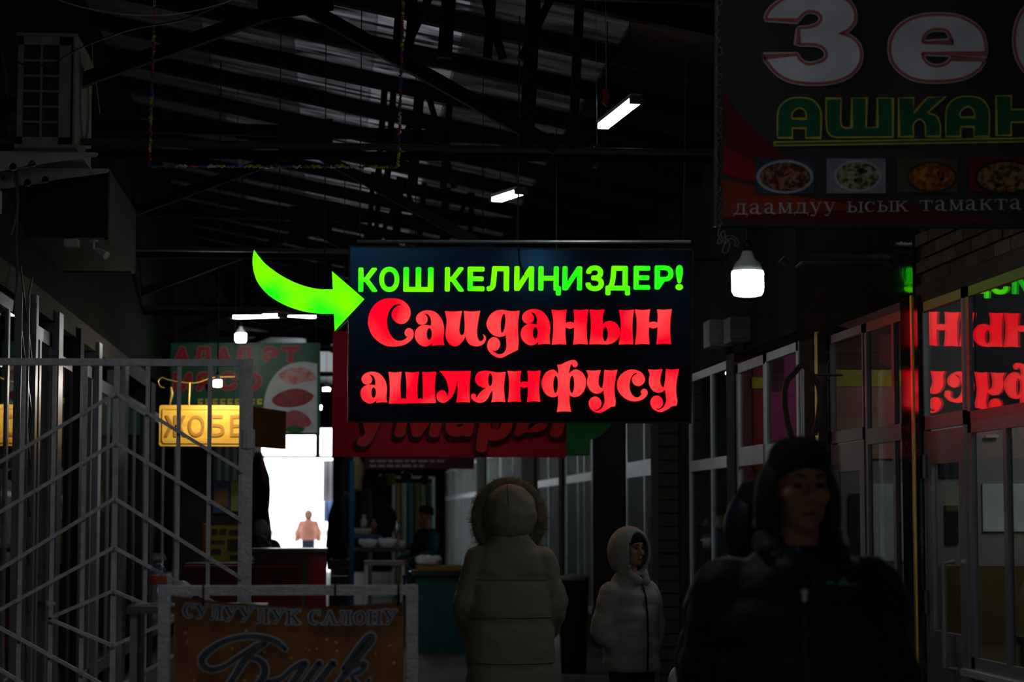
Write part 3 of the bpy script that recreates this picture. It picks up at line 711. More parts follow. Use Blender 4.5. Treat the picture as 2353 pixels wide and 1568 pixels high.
# ================================================================== the glowing main sign
SY = 14.25
RED = emit('sign_red', (2.1, 0.062, 0.066), 1.0, (2.0, 0.002, 0.02), 3.2)
GRN = emit('sign_green', (0.22, 2.0, 0.0), 1.0, (0.02, 1.2, 0.01), 3.5)
BLK = mat('glossy_black_acrylic', (0.006, 0.006, 0.007), 0.16, spec=0.3, var=0.1)
BLK.node_tree.nodes['Principled BSDF'].inputs['Specular Tint'].default_value = (0.12, 0.5, 1.0, 1)
a, b = at_y(803, 966, SY), at_y(1586, 577, SY)
sg = thing('lit_sign', 'black sign with glowing green and red lettering hanging over the passage', 'sign', ((a.x + b.x) / 2, SY, a.z))
obj('panel', MB().box2((a.x, SY, a.z), (b.x, SY + .1, b.z)), BLK, sg)
for (p, q) in (((a.x - .012, a.z - .012), (b.x + .012, a.z)), ((a.x - .012, b.z), (b.x + .012, b.z + .012)), ((a.x - .012, a.z), (a.x, b.z)), ((b.x, a.z), (b.x + .012, b.z))):
    boxpart('edge_trim', (p[0], SY - .004, p[1]), (q[0], SY + .104, q[1]), mat('sign_edge', (0.03, 0.02, 0.02), 0.4), sg)
pl0, pl1 = at_y(820, 556, SY), at_y(1560, 556, SY)
obj('support_pipe', MB().tube([(pl0.x, SY + .05, pl0.z), (b.x + 1.3 * 0, SY + .05, pl1.z)], 0.012, 8), mat('sign_pipe', (0.35, 0.35, 0.35), 0.35, 0.6), sg)
obj('support_pipe', MB().tube([(pl0.x, SY + .05, pl0.z - .05), (b.x, SY + .05, pl1.z - .055)], 0.009, 8), MATS['sign_pipe'], sg)
hk = at_y(1190, 545, SY)
obj('hanger_wire', MB().tube([(hk.x, SY + .05, hk.z - .1), (hk.x - .003, SY + .05, hk.z), (hk.x - .006, SY + .05, roof_z(hk.x))], 0.006, 6), mat('thin_wire', (0.02, 0.02, 0.018), 0.7), sg)
for sx in (pl0.x + .02, b.x - .05): obj('hanger_wire', MB().tube([(sx, SY + .05, b.z), (sx, SY + .05, roof_z(sx))], 0.004, 6), MATS['thin_wire'], sg)
cbl = [at_y(x, y, SY - .01) for x, y in ((1190, 572), (1192, 600), (1200, 622), (1206, 640))]
obj('power_cable', MB().tube(cbl, 0.006, 6), BLACKP, sg)
def glyph(name, outs, holes, ox, oy, s, m, parent, Y, depth, tx=None):
    f = (lambda p: at_y(ox + p[0] / s, oy + p[1] / s, Y)) if tx is None else tx
    mb = MB()
    for i, o in enumerate(outs):
        P = [f(p) for p in smooth_poly(o)]
        H = [[(q.x, q.z) for q in (f(p) for p in h)] for h in (holes if i == 0 else [])]
        mb.prism([(q.x, q.z) for q in P], Y, depth, H)
    return obj(name, mb, m, parent)
c_ = 1
G_C = [(510, 92), (620, 110), (700, 160), (750, 230), (762, 300), (745, 370), (700, 430), (630, 452), (560, 430), (510, 375), (495, 315), (520, 250), (570, 205), (638, 185, c_), (600, 172), (540, 180), (480, 230), (440, 320), (425, 420), (440, 520), (480, 610), (540, 675), (610, 695), (680, 675), (722, 635, c_), (690, 615), (680, 570), (700, 530), (740, 512), (790, 535), (807, 590), (795, 650), (740, 710), (650, 755), (520, 772), (400, 755), (290, 690), (210, 600), (165, 480), (160, 400), (185, 290), (250, 185), (350, 115), (430, 95)]
G_A = [(1020, 262), (1110, 285), (1180, 350), (1225, 440), (1240, 540), (1230, 660), (1243, 755, c_), (1160, 750), (1072, 762, c_), (1078, 715, c_), (1030, 755), (960, 772), (890, 740), (840, 680), (825, 610), (840, 540), (890, 490), (960, 468), (1055, 480, c_), (1055, 400), (1030, 335), (995, 310), (955, 305, c_), (990, 340), (1005, 390), (985, 440), (930, 465), (875, 450), (842, 395), (850, 340), (890, 295), (950, 268)]
H_A = [ellipse(1030, 597, 38, 86)]
G_I = [(1250, 272, c_), (1370, 278), (1492, 270, c_), (1470, 400), (1455, 530), (1465, 590), (1495, 612), (1525, 585), (1535, 500), (1530, 380), (1520, 270, c_), (1635, 278), (1750, 268, c_), (1725, 400), (1708, 540), (1715, 640), (1745, 695), (1785, 690), (1808, 650), (1795, 600, c_), (1830, 630), (1832, 680), (1800, 735), (1740, 765), (1680, 768), (1610, 745), (1565, 690), (1550, 620, c_), (1510, 690), (1450, 750), (1390, 770), (1330, 745), (1285, 690), (1262, 600), (1275, 470), (1275, 380)]
G_D = [(2060, 255), (1975, 268), (1900, 320), (1855, 400), (1845, 470), (1880, 550), (1940, 610), (2020, 635), (2085, 625), (2116, 605, c_), (2130, 720), (2125, 800), (2095, 860), (2040, 885), (1980, 870), (1910, 820, c_), (1960, 835), (2010, 810), (2038, 745), (2020, 680), (1975, 645), (1925, 645), (1875, 690), (1855, 760), (1875, 830), (1930, 890), (2010, 930), (2070, 930), (2150, 890), (2230, 850), (2290, 820, c_), (2300, 700), (2290, 560), (2290, 420), (2310, 265, c_), (2220, 275), (2130, 265)]
H_D = [ellipse(2077, 445, 34, 138, sl=-0.08)]
G_N = [(535, 252, c_), (645, 262), (748, 252, c_), (735, 350), (735, 440, c_), (800, 425), (860, 440, c_), (862, 350), (850, 252, c_), (955, 258), (1055, 248, c_), (1040, 380), (1035, 500), (1040, 620), (1055, 742, c_), (950, 735), (850, 745, c_), (860, 640), (862, 500, c_), (800, 520), (735, 500, c_), (735, 620), (748, 745, c_), (645, 738), (545, 748, c_), (560, 620), (565, 500), (560, 380)]
G_Y1 = [(1078, 250, c_), (1180, 258), (1283, 250, c_), (1262, 350), (1265, 460, c_), (1310, 425), (1370, 412), (1440, 435), (1490, 490), (1510, 560), (1500, 630), (1450, 695), (1390, 730), (1320, 742), (1200, 738), (1080, 740, c_), (1095, 620), (1100, 500), (1095, 380)]
G_Y2 = [(1495, 255, c_), (1600, 262), (1702, 252, c_), (1688, 380), (1685, 500), (1690, 620), (1702, 740, c_), (1600, 738), (1500, 745, c_), (1518, 620), (1525, 500), (1518, 380)]
H_Y = [ellipse(1303, 597, 40, 103)]
G_SH = [(452, 208, c_), (545, 215), (638, 206, c_), (625, 330), (622, 450), (632, 598, c_), (665, 585), (705, 598, c_), (710, 450), (705, 320), (690, 208, c_), (785, 215), (885, 206, c_), (868, 330), (862, 450), (868, 598, c_), (905, 585), (945, 598, c_), (945, 450), (942, 320), (935, 208, c_), (1030, 212), (1130, 204, c_), (1115, 330), (1112, 450), (1115, 550), (1128, 648, c_), (800, 652), (460, 658, c_), (470, 550), (472, 420), (465, 300)]
G_L = [(1182, 192, c_), (1400, 198), (1622, 192, c_), (1612, 320), (1605, 450), (1610, 560), (1618, 640, c_), (1520, 635), (1422, 640, c_), (1440, 520), (1440, 400), (1432, 310, c_), (1410, 430), (1380, 520), (1330, 590), (1270, 635), (1220, 645), (1165, 620), (1140, 560), (1155, 500), (1210, 470), (1260, 485), (1285, 530), (1290, 580, c_), (1310, 500), (1305, 420), (1280, 330), (1240, 260)]
G_YA = [(2120, 208, c_), (2105, 320), (2098, 420), (2105, 530), (2120, 635, c_), (2020, 628), (1922, 638, c_), (1938, 560), (1938, 460, c_), (1905, 510), (1870, 580), (1820, 630), (1750, 645), (1690, 628), (1645, 590), (1632, 550), (1650, 520), (1690, 525), (1700, 560), (1688, 600, c_), (1720, 560), (1770, 490), (1850, 432, c_), (1790, 425), (1730, 395), (1695, 345), (1692, 280), (1725, 220), (1790, 192), (1870, 192), (1940, 205), (2020, 215)]
H_YA = [ellipse(1903, 318, 33, 93)]
G_F = [(595, 100, c_), (650, 95), (710, 65), (780, 40), (835, 40), (868, 80), (858, 120), (825, 130), (800, 105), (795, 72, c_), (770, 120), (755, 190), (755, 225, c_), (800, 180), (860, 165), (930, 200), (975, 270), (988, 350), (965, 440), (910, 510), (840, 535), (790, 525), (765, 500, c_), (765, 600), (788, 735, c_), (700, 728), (600, 738, c_), (615, 620), (612, 500, c_), (580, 530), (520, 535), (450, 500), (405, 430), (388, 350), (405, 270), (450, 200), (520, 168), (570, 178), (612, 230, c_), (612, 170)]
H_F = [ellipse(576, 365, 34, 120), ellipse(797, 365, 34, 120)]
G_U = [(990, 175, c_), (1085, 180), (1182, 172, c_), (1160, 260), (1155, 340), (1175, 400), (1210, 420, c_), (1225, 330), (1230, 240), (1235, 170, c_), (1320, 178), (1408, 168, c_), (1385, 280), (1372, 400), (1378, 520), (1392, 600), (1382, 665, c_), (1330, 670), (1260, 715), (1190, 748), (1130, 745), (1070, 710), (1035, 650), (1035, 590), (1070, 545), (1120, 530), (1170, 555), (1198, 610), (1185, 670), (1140, 705), (1090, 700, c_), (1140, 725), (1195, 700), (1230, 650), (1245, 580), (1225, 440, c_), (1180, 480), (1120, 488), (1060, 460), (1015, 390), (1005, 310), (1015, 240)]
G_S = [(1620, 165), (1690, 180), (1750, 220), (1783, 290), (1765, 350), (1700, 388), (1640, 365), (1612, 310), (1625, 260), (1690, 210, c_), (1640, 215), (1600, 260), (1578, 340), (1580, 430), (1610, 500), (1660, 540), (1710, 535), (1745, 500, c_), (1735, 460), (1765, 428), (1805, 435), (1822, 480), (1800, 530), (1740, 575), (1640, 595), (1540, 565), (1460, 500), (1415, 420), (1412, 340), (1440, 260), (1500, 200), (1560, 172)]
SA, SB, SC, SD = (820, 670, 6.192), (1180, 670, 6.192), (820, 820, 6.192), (1180, 820, 5.8825)
LD = 0.012
def GL(outs, holes, S, dx=0, dy=0): return glyph('letter', outs, holes, S[0] + dx / S[2], S[1] + dy / S[2], S[2], RED, sg, SY - .002, LD)
GL([G_C], [], SA); GL([G_A], H_A, SA); GL([G_I], [], SA); GL([G_D], H_D, SA)
GL([G_A], H_A, SB, -722, -17); GL([G_N], [], SB); GL([G_Y1, G_Y2], H_Y, SB); GL([G_N], [], SB, 1185, -4)
glyph('letter', [G_A], H_A, 0, 0, 1, RED, sg, SY - .002, LD, lambda p: at_y(820 + (55 + (p[0] - 825) * .905) / 6.192, 820 + (205 + (p[1] - 262) * .885) / 6.192, SY - .002))
GL([G_SH], [], SC); GL([G_L], [], SC); GL([G_YA], H_YA, SC)
glyph('letter', [G_N], [], 0, 0, 1, RED, sg, SY - .002, LD, lambda p: at_y(1167 + (p[0] - 535) * .1455, 850.8 + (p[1] - 252) * .145, SY - .002))
GL([G_F], H_F, SD); GL([G_U], [], SD); GL([G_S], [], SD); GL([G_U], [], SD, 835, -12)
# green line: boxes of each capital in the photograph
for ch, x0, x1, y0, y1 in (('К', 823, 867, 615, 670), ('О', 871, 917, 613, 670), ('Ш', 926, 995, 614, 669.5), ('К', 1021, 1065, 614, 669), ('Е', 1073, 1112, 613, 668), ('Л', 1117, 1168, 612, 668), ('И', 1180, 1225, 612, 667.5), ('Ң', 1235, 1287, 612, 678), ('И', 1290, 1335, 612, 666.5), ('З', 1343, 1385, 610, 668), ('Д', 1389, 1445, 611, 677.5), ('Е', 1453, 1491, 611, 665), ('Р', 1501, 1544, 610, 664.5), ('!', 1549, 1566, 609, 666)):
    mb = sans_mb(ch, 2.6, x0, y0, x1, y1, SY, 0.014)
    obj('letter', mb, GRN, sg)
sg.rotation_euler.x = 0.125; sg.location.y += 0.07     # hung leaning forward, like the photograph's
# curved arrow
ar = [(586, 582, c_), (583, 598), (584, 625), (594, 655), (617, 683), (650, 704), (690, 719), (730, 726), (767, 727, c_), (769, 766, c_), (836, 694, c_), (763, 631, c_), (765, 672, c_), (730, 671), (690, 661), (650, 642), (615, 617), (597, 597)]
aw = at_y(585, 766, SY)
at_ = thing('arrow_sign', 'glowing green curved arrow pointing at the black sign', 'sign', (aw.x + .3, SY, aw.z))
glyph('arrow_face', [ar], [], 0, 0, 1, GRN, at_, SY - .06, 0.02)
glyph('arrow_body', [ar], [], 0, 0, 1, mat('arrow_side', (0.02, 0.06, 0.02), 0.4), at_, SY - .005, 0.05)
p0, p1 = at_y(770, 768, SY), at_y(798, 742, SY)
at_.location.y -= 0.16
obj('bracket', MB().bar((p0.x, SY - .17, p0.z), (p1.x, SY - .14, p1.z), 0.01), mat('sign_pipe', (0.4, 0.4, 0.4), 0.3, 0.6), at_)
for x in (640, 745): 
    q = at_y(x, 690 if x < 700 else 700, SY); obj('hanger_wire', MB().tube([(q.x, SY - .02, q.z), (q.x, SY + .05, roof_z(q.x))], 0.004, 6), MATS['thin_wire'], at_)

# ================================================================== red board behind the sign
MY = 17.0
a, b = at_y(763, 1050, MY), at_y(1300, 765, MY)
rs = thing('red_board', 'dark red sign board with raised red slanted letters behind the glowing sign', 'sign', ((a.x + b.x) / 2, MY, a.z))
REDP = mat('dark_red_board', (0.45, 0.016, 0.03), 0.5, var=0.3, scale=2, spec=0.02)
obj('panel', MB().box2((a.x, MY, a.z), (b.x, MY + .05, b.z)), REDP, rs)
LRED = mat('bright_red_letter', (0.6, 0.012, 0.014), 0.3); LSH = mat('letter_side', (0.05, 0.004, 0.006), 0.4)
for ch, x0, x1, y0, y1 in (('у', 815, 880, 930, 1027), ('М', 905, 1010, 900, 1005), ('а', 1020, 1085, 925, 1005), ('р', 1092, 1170, 925, 1040), ('ы', 1180, 1290, 920, 1005)):
    lt = obj('letter', sans_mb(ch, 7, x0, y0, x1, y1, MY, 0.045, 0.22), LRED, rs)
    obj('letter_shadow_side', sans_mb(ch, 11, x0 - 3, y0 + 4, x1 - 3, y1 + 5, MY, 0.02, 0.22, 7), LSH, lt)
lf = [(1300, 960), (1300, 1048), (1354, 1048), (1354, 1012), (1375, 1005), (1398, 985), (1412, 960)]
obj('green_leaf', MB().prism([(at_y(x, y, MY).x, at_y(x, y, MY).z) for x, y in lf], MY, 0.04), mat('leaf_green', (0.01, 0.13, 0.02), 0.4), rs)
for x in (790, 1280):
    q = at_y(x, 765, MY); obj('hanger_wire', MB().tube([(q.x, MY + .02, q.z), (q.x, MY + .02, roof_z(q.x))], 0.004, 6), MATS['thin_wire'], rs)

# ================================================================== food banner, top right
BNY = 8.5
def B(px, py, dy=0.0): return at_y(px, py, BNY - dy)
a, b = B(1655, 516), B(2585, -240)
bn = thing('food_banner', 'dark vinyl banner with big pale letters and four food pictures', 'banner', ((a.x + b.x) / 2, BNY, a.z))
def banner_sheet(px0, py1, px1, py0, Y, nx, nz, amp, m, name, parent):
    mb = MB(); vs = []; fs = []
    for j in range(nz + 1):
        for i in range(nx + 1):
            u, v = i / nx, j / nz; p = at_y(px0 + (px1 - px0) * u, py1 + (py0 - py1) * v, Y)
            p.y += amp * (math.sin(u * 17 + v * 2) * 0.5 + mnoise.noise(Vector((u * 6, v * 3, Y)))) + abs(amp) * 1.6
            vs.append(p)
    for j in range(nz):
        for i in range(nx): k = j * (nx + 1) + i; fs.append((k, k + 1, k + nx + 2, k + nx + 1))
    return obj(name, mb.add(vs, fs), m, parent, True)
VIN = mat('dark_vinyl', (0.03, 0.02, 0.021), 0.4, var=0.4, scale=2, spec=0.5)
banner_sheet(1655, 516, 2585, -240, BNY, 60, 30, 0.004, VIN, 'vinyl_sheet', bn)
def poly_print(name, pts, m, lift, holes=(), sm=False, parent=bn, Y=BNY):
    if sm: pts = smooth_poly(pts)
    P = [at_y(x, y, Y) for x, y in [p[:2] for p in pts]]
    H = [[(q.x, q.z) for q in (at_y(x, y, Y) for x, y in h)] for h in holes]
    return obj(name, MB().prism([(q.x, q.z) for q in P], Y - lift, 0.0005, H), m, parent)
ORN = mat('print_orange', (0.30, 0.055, 0.012), 0.35, col2=(0.2, 0.02, 0.01), var=0.3, scale=3); RDP = mat('print_red', (0.30, 0.012, 0.02), 0.35, var=0.3)
DRD = mat('print_dark_red', (0.12, 0.012, 0.015), 0.35, var=0.4, scale=3)
poly_print('printed_swoosh', [(1662, 208, 1), (1690, 250), (1735, 300), (1790, 345), (1850, 385), (1850, 440), (1760, 420), (1700, 380), (1662, 345, 1)], DRD, 0.0010, sm=True)
poly_print('printed_swoosh', [(1662, 332, 1), (1700, 358), (1735, 378), (1735, 416), (1690, 408), (1662, 396, 1)], RDP, 0.0018, sm=True)
poly_print('printed_swoosh', [(1660, 412, 1), (1720, 424), (1760, 438), (1840, 452), (1960, 474), (1900, 486), (1760, 492), (1660, 500, 1)], ORN, 0.0014, sm=True)
poly_print('printed_swoosh', [(1660, 470, 1), (1800, 455), (2000, 462), (2200, 490), (2300, 512, 1), (1660, 508, 1)], DRD, 0.0006, sm=True)
LG = mat('print_silver', (0.8, 0.8, 0.86), 0.3, var=0.35, scale=5); LO = mat('print_outline', (0.5, 0.12, 0.14), 0.3); LW_ = mat('print_white', (0.62, 0.55, 0.56), 0.3)
O3 = (1600, 0, 2.6135)
def g3(p): return (O3[0] + p[0] / O3[2], O3[1] + p[1] / O3[2])
Z3 = [(412, 118, 1), (440, 60), (500, 10), (580, -25), (690, -45), (800, -40), (900, 0), (945, 60), (948, 130), (910, 180), (865, 203, 1), (920, 222), (970, 265), (988, 330), (970, 400), (910, 460), (810, 495), (690, 503), (570, 488), (480, 440), (400, 345, 1), (605, 330, 1), (620, 360), (660, 385), (720, 380), (770, 355), (778, 315), (745, 280), (690, 268), (612, 268, 1), (612, 170, 1), (680, 165), (730, 145), (748, 110), (725, 80), (680, 70), (640, 85), (605, 125, 1)]
E3 = [(1160, 290), (1175, 220), (1230, 150), (1320, 105), (1450, 90), (1580, 105), (1680, 160), (1725, 230), (1738, 325, 1), (1352, 322, 1), (1365, 360), (1400, 392), (1450, 400), (1500, 385), (1528, 358, 1), (1728, 365, 1), (1690, 420), (1600, 470), (1460, 490), (1320, 480), (1230, 435), (1175, 370)]
E3h = [(1355, 258, 1), (1365, 215), (1400, 185), (1450, 178), (1505, 190), (1540, 258, 1)]
B3 = [(1908, 240), (1930, 120), (1990, 30), (2090, -50), (2250, -90), (2380, -95, 1), (2400, -40, 1), (2250, -30), (2180, 40), (2260, 70), (2360, 130), (2400, 230), (2390, 350), (2300, 450), (2150, 490), (2000, 450), (1930, 360)]
B3h = [(2080, 250), (2100, 180), (2150, 150), (2200, 180), (2220, 250), (2200, 330), (2150, 360), (2100, 330)]
for P, h in ((Z3, None), (E3, E3h), (B3, B3h)):
    pq = [g3(p) for p in smooth_poly(P, 8)]; hq = [g3(p) for p in smooth_poly(h, 8)] if h else None
    l = poly_print('letter', pq, LG, 0.0060, [hq] if h else ())
    for lift, w_, mm in ((0.0050, 12, LW_), (0.0070, 6.5, LO)):
        mb = MB()
        for q_ in [pq] + ([hq] if h else []): mb.ribbon([(q.x, q.z) for q in (B(*p) for p in q_)], w_ * BNY / F, BNY - lift, 0.0005, True)
        obj('letter_outline', mb, mm, l)
GA = [(485, 830, 1), (487, 690), (505, 635), (550, 600), (610, 588), (690, 600), (735, 645), (748, 700), (745, 830, 1), (655, 830, 1), (655, 772, 1), (575, 772, 1), (575, 830, 1)]
GAh = [(572, 715, 1), (575, 680), (610, 652), (645, 662), (657, 690), (660, 715, 1)]
GSH = [(777, 595, 1), (868, 593, 1), (866, 735), (885, 768), (930, 770, 1), (932, 592, 1), (1022, 590, 1), (1018, 768, 1), (1085, 768, 1), (1085, 590, 1), (1178, 592, 1), (1178, 825, 1), (840, 828, 1), (800, 812), (780, 760)]
GK = [(1212, 590, 1), (1303, 590, 1), (1303, 680, 1), (1385, 588, 1), (1495, 582, 1), (1385, 680, 1), (1440, 700), (1463, 755), (1463, 822, 1), (1373, 822, 1), (1370, 750), (1340, 718), (1303, 748), (1303, 822, 1), (1215, 824, 1)]
GN = [(1797, 577, 1), (1888, 577, 1), (1888, 660, 1), (1990, 658, 1), (1990, 575, 1), (2080, 575, 1), (2080, 815, 1), (1990, 815, 1), (1990, 735, 1), (1888, 737, 1), (1888, 815, 1), (1800, 815, 1)]
GRN2 = mat('print_green', (0.01, 0.13, 0.055), 0.35, var=0.2); YEL = mat('print_yellow', (0.55, 0.5, 0.06), 0.35)
for G, h, dx, dy in ((GA, GAh, 0, 0), (GSH, None, 0, 0), (GK, None, 0, 0), (GA, GAh, 1010, -8), (GN, None, 0, 0), (GA, GAh, 1620, -15)):
    sh = lambda P: [g3((p[0] + dx, p[1] + dy)) for p in smooth_poly(P)]
    l = poly_print('letter', sh(G), GRN2, 0.0060, [sh(h)] if h else ())
    mb = MB()
    for P in [G] + ([h] if h else []): mb.ribbon([(q.x, q.z) for q in (B(*p) for p in sh(P))], 0.006, BNY - .0066, 0.0005, True)
    obj('letter_outline', mb, YEL, l)
for (y, hh, mm, li) in ((866, 32, YEL, 0.006), (866, 12, GRN2, 0.0067)):
    q0, q1 = B(*g3((463 + (8 if hh < 20 else 0), y))), B(*g3((2560, y - 33)))
    obj('underline', MB().ribbon([(q0.x, q0.z), (q1.x, q1.z)], hh / O3[2] * BNY / F, BNY - li, 0.0005), mm, bn)
# four printed food pictures
def foodmat(n, cols, sc):
    m = mat('food_print_%d' % n, cols[0], 0.4, scale=sc)
    rp = [x for x in m.node_tree.nodes if x.type == 'VALTORGB'][0]
    rp.color_ramp.elements[0].color = (*cols[0], 1); rp.color_ramp.elements[1].color = (*cols[1], 1); rp.color_ramp.elements[0].position = 0.4; rp.color_ramp.elements[1].position = 0.6
    for i, c in enumerate(cols[2:]): e = rp.color_ramp.elements.new(0.46 + 0.05 * i); e.color = (*c, 1)
    return m
PH = ((1735, 1870, 366, 446, (0.05, 0.07, 0.10), ((0.10, 0.012, 0.01), (0.3, 0.12, 0.07), (0.05, 0.02, 0.01)), (1803, 407, 62, 36), (0.35, 0.42, 0.5)),
      (1899, 2034, 365, 445, (0.30, 0.30, 0.36), ((0.03, 0.045, 0.015), (0.35, 0.35, 0.2), (0.12, 0.12, 0.05)), (1970, 405, 52, 34), (0.42, 0.42, 0.46)),
      (2061, 2198, 364, 443, (0.12, 0.10, 0.07), ((0.16, 0.05, 0.01), (0.35, 0.14, 0.02), (0.25, 0.03, 0.01)), (2140, 408, 56, 34), (0.05, 0.04, 0.03)),
      (2224, 2360, 363, 442, (0.22, 0.012, 0.012), ((0.03, 0.02, 0.012), (0.3, 0.2, 0.06), (0.16, 0.08, 0.02)), (2310, 408, 70, 38), (0.03, 0.02, 0.02)),)
for i, (x0, x1, y0, y1, bgc, cols, (cx, cy, rx, ry), rim) in enumerate(PH):
    ph = poly_print('food_picture', [(x0, y1), (x1, y1), (x1, y0), (x0, y0)], mat('picture_ground_%d' % i, bgc, 0.35, var=0.5, scale=12), 0.0060)
    def clip(P): return [(min(max(p[0], x0), x1), min(max(p[1], y0), y1)) for p in P]
    poly_print('plate', clip(ellipse(cx, cy, rx * 1.06, ry * 1.08)), mat('plate_rim_%d' % i, rim, 0.3), 0.0066, parent=ph)
    poly_print('dish', clip(ellipse(cx, cy, rx * .94, ry * .92)), foodmat(i, cols, 40), 0.0072, parent=ph)
    rf = random.Random(i + 2)
    for k in range((9, 7, 8, 6)[i]):     # noodles, dumplings and chunks of the printed dish
        ux, uy = cx + rf.uniform(-.6, .6) * rx, cy + rf.uniform(-.5, .6) * ry
        if i == 0:
            P_ = [B(ux + 14 * math.cos(t * .5 + k), uy + 7 * math.sin(t * .5 + k)) for t in range(6)]
            obj('noodle', MB().ribbon([(q.x, q.z) for q in P_], .0028, BNY - .0078, .0005), mat('noodle_print', (0.5, 0.22, 0.16), 0.5), ph)
        else:
            poly_print('morsel', clip([(ux + (6 + 7 * rf.random()) * math.cos(t * .785), uy + (4 + 5 * rf.random()) * math.sin(t * .785)) for t in range(8)]), mat('morsel_print_%d_%d' % (i, k % 2), (((.4, .4, .25), (.05, .08, .03)), ((.5, .2, .03), (.35, .05, .02)), ((.35, .22, .06), (.1, .05, .02)))[i - 1][k % 2], 0.5), 0.0078, parent=ph)
# bottom line of serif words
PW = mat('print_pale', (0.55, 0.55, 0.6), 0.35)
x = 1683.0
for wd in ('даамдуу', 'ысык', 'тамактар'):
    for ch in wd:
        wch = {'д': 36, 'а': 33, 'м': 37, 'у': 32, 'ы': 40, 'с': 30, 'к': 34, 'т': 35, 'р': 32}[ch]
        sl = (x - 1683) * -0.018
        if ch != 'р': obj('letter', serif_mb(ch, x + 1.5, 469 + sl, x + wch - 2, 493 + sl, BNY, 0.006), PW, bn)
        x += wch
    x += 22
# frame pole and fraying string on its left edge
pa, pb_ = B(1648, 560), B(1652, -240)
obj('pole', MB().tube([(pa.x, BNY + .02, B(1650, 520).z), (pb_.x, BNY + .02, pb_.z)], 0.012, 8), mat('banner_pole', (0.06, 0.065, 0.06), 0.5), bn)
obj('pole', MB().tube([(pa.x, BNY + .02, B(1650, 515).z), (XR, BNY + .02, B(2560, 520).z)], 0.012, 8), MATS['banner_pole'], bn)
pts = []
for k in range(90):
    t = k / 89; q = B(1652 + random.uniform(-9, 9), -40 + 560 * t, 0.03); pts.append(q)
obj('frayed_string', MB().tube(pts, 0.0016, 4), mat('old_string', (0.25, 0.27, 0.26), 0.6), bn)
pts = [B(*q, 0.03) for q in smooth_line([(1656, 515), (1650, 540), (1658, 556), (1648, 560), (1662, 530), (1668, 552), (1660, 578), (1672, 580), (1676, 555), (1664, 545), (1682, 542), (1694, 552), (1698, 562), (1688, 566), (1690, 556), (1678, 548), (1666, 560), (1655, 535)], 4)]
obj('string_tangle', MB().tube(pts, 0.0018, 4), MATS['old_string'], bn)

# ================================================================== meat banner
EY = 24.0
def E(px, py): return at_y(px, py, EY)
a, b = E(392, 1000), E(736, 788)
mt = thing('meat_banner', 'green butcher banner with red lettering and three cuts of meat', 'banner', ((a.x + b.x) / 2, EY, a.z))
banner_sheet(392, 1000, 736, 788, EY, 24, 12, 0.004, mat('green_vinyl', (0.012, 0.085, 0.045), 0.35, var=0.3), 'vinyl_sheet', mt)
MW = mat('pale_ground', (0.42, 0.45, 0.44), 0.4); MR = mat('banner_red', (0.30, 0.012, 0.02), 0.4); MO = mat('banner_red_edge', (0.40, 0.16, 0.12), 0.4)
def pe(n, pts, m, lift, sm=True, parent=mt): return poly_print(n, pts, m, lift, (), sm, parent, EY)
pe('white_ground', [(610, 995, 1), (606, 930), (620, 880), (650, 845), (690, 832), (729, 836, 1), (729, 995, 1)], MW, 0.008)
MEAT = [mat('meat_print_%d' % i, c, 0.4, scale=14, col2=d) for i, (c, d) in enumerate((((0.30, 0.07, 0.07), (0.5, 0.3, 0.28)), ((0.13, 0.014, 0.018), (0.25, 0.03, 0.03)), ((0.22, 0.03, 0.045), (0.30, 0.08, 0.09))))]
pe('meat_cut', [(640, 862), (665, 848), (700, 846), (722, 862), (725, 874), (700, 878), (680, 884), (655, 878)], MEAT[0], 0.010)
pe('meat_cut', [(625, 918), (645, 902), (680, 893), (712, 902), (720, 914), (700, 930), (665, 937), (635, 932)], MEAT[1], 0.010)
pe('meat_cut', [(650, 965), (655, 950), (680, 943), (705, 955), (715, 975), (690, 985), (660, 982)], MEAT[2], 0.010)
pe('parsley_leaf', [(655, 985), (675, 978), (700, 985), (690, 994), (665, 994)], mat('parsley', (0.02, 0.10, 0.015), 0.5), 0.012)
for ch, x0, x1, y0, y1 in (('А', 400, 436, 797, 836), ('Д', 445, 487, 797, 840), ('А', 496, 532, 797, 836), ('Л', 541, 578, 797, 836), ('Э', 604, 640, 797, 834), ('Т', 646, 688, 797, 834), ('М', 398, 442, 856, 898), ('Я', 450, 490, 856, 898), ('С', 502, 545, 856, 898), ('О', 552, 602, 856, 898)):
    l = obj('letter', sans_mb(ch, 3, x0, y0, x1, y1, EY, 0.014), MR, mt)
    obj('letter_outline', sans_mb(ch, 4.5, x0, y0, x1, y1, EY, 0.012, 0, 3), MO, l)
for k in range(9):
    x = 455 + k * 17; pe('small_letter', [(x, 930), (x + 11, 930), (x + 11, 924), (x + 4, 924), (x + 4, 921), (x + 12, 921), (x + 12, 917), (x, 917)], YEL, 0.009, False)

for x in (a.x + .05, b.x - .05): obj('hanger_wire', MB().tube([(x, EY + .01, b.z - .02), (x, EY + .01, roof_z(x))], 0.005, 5), MATS['thin_wire'], mt)
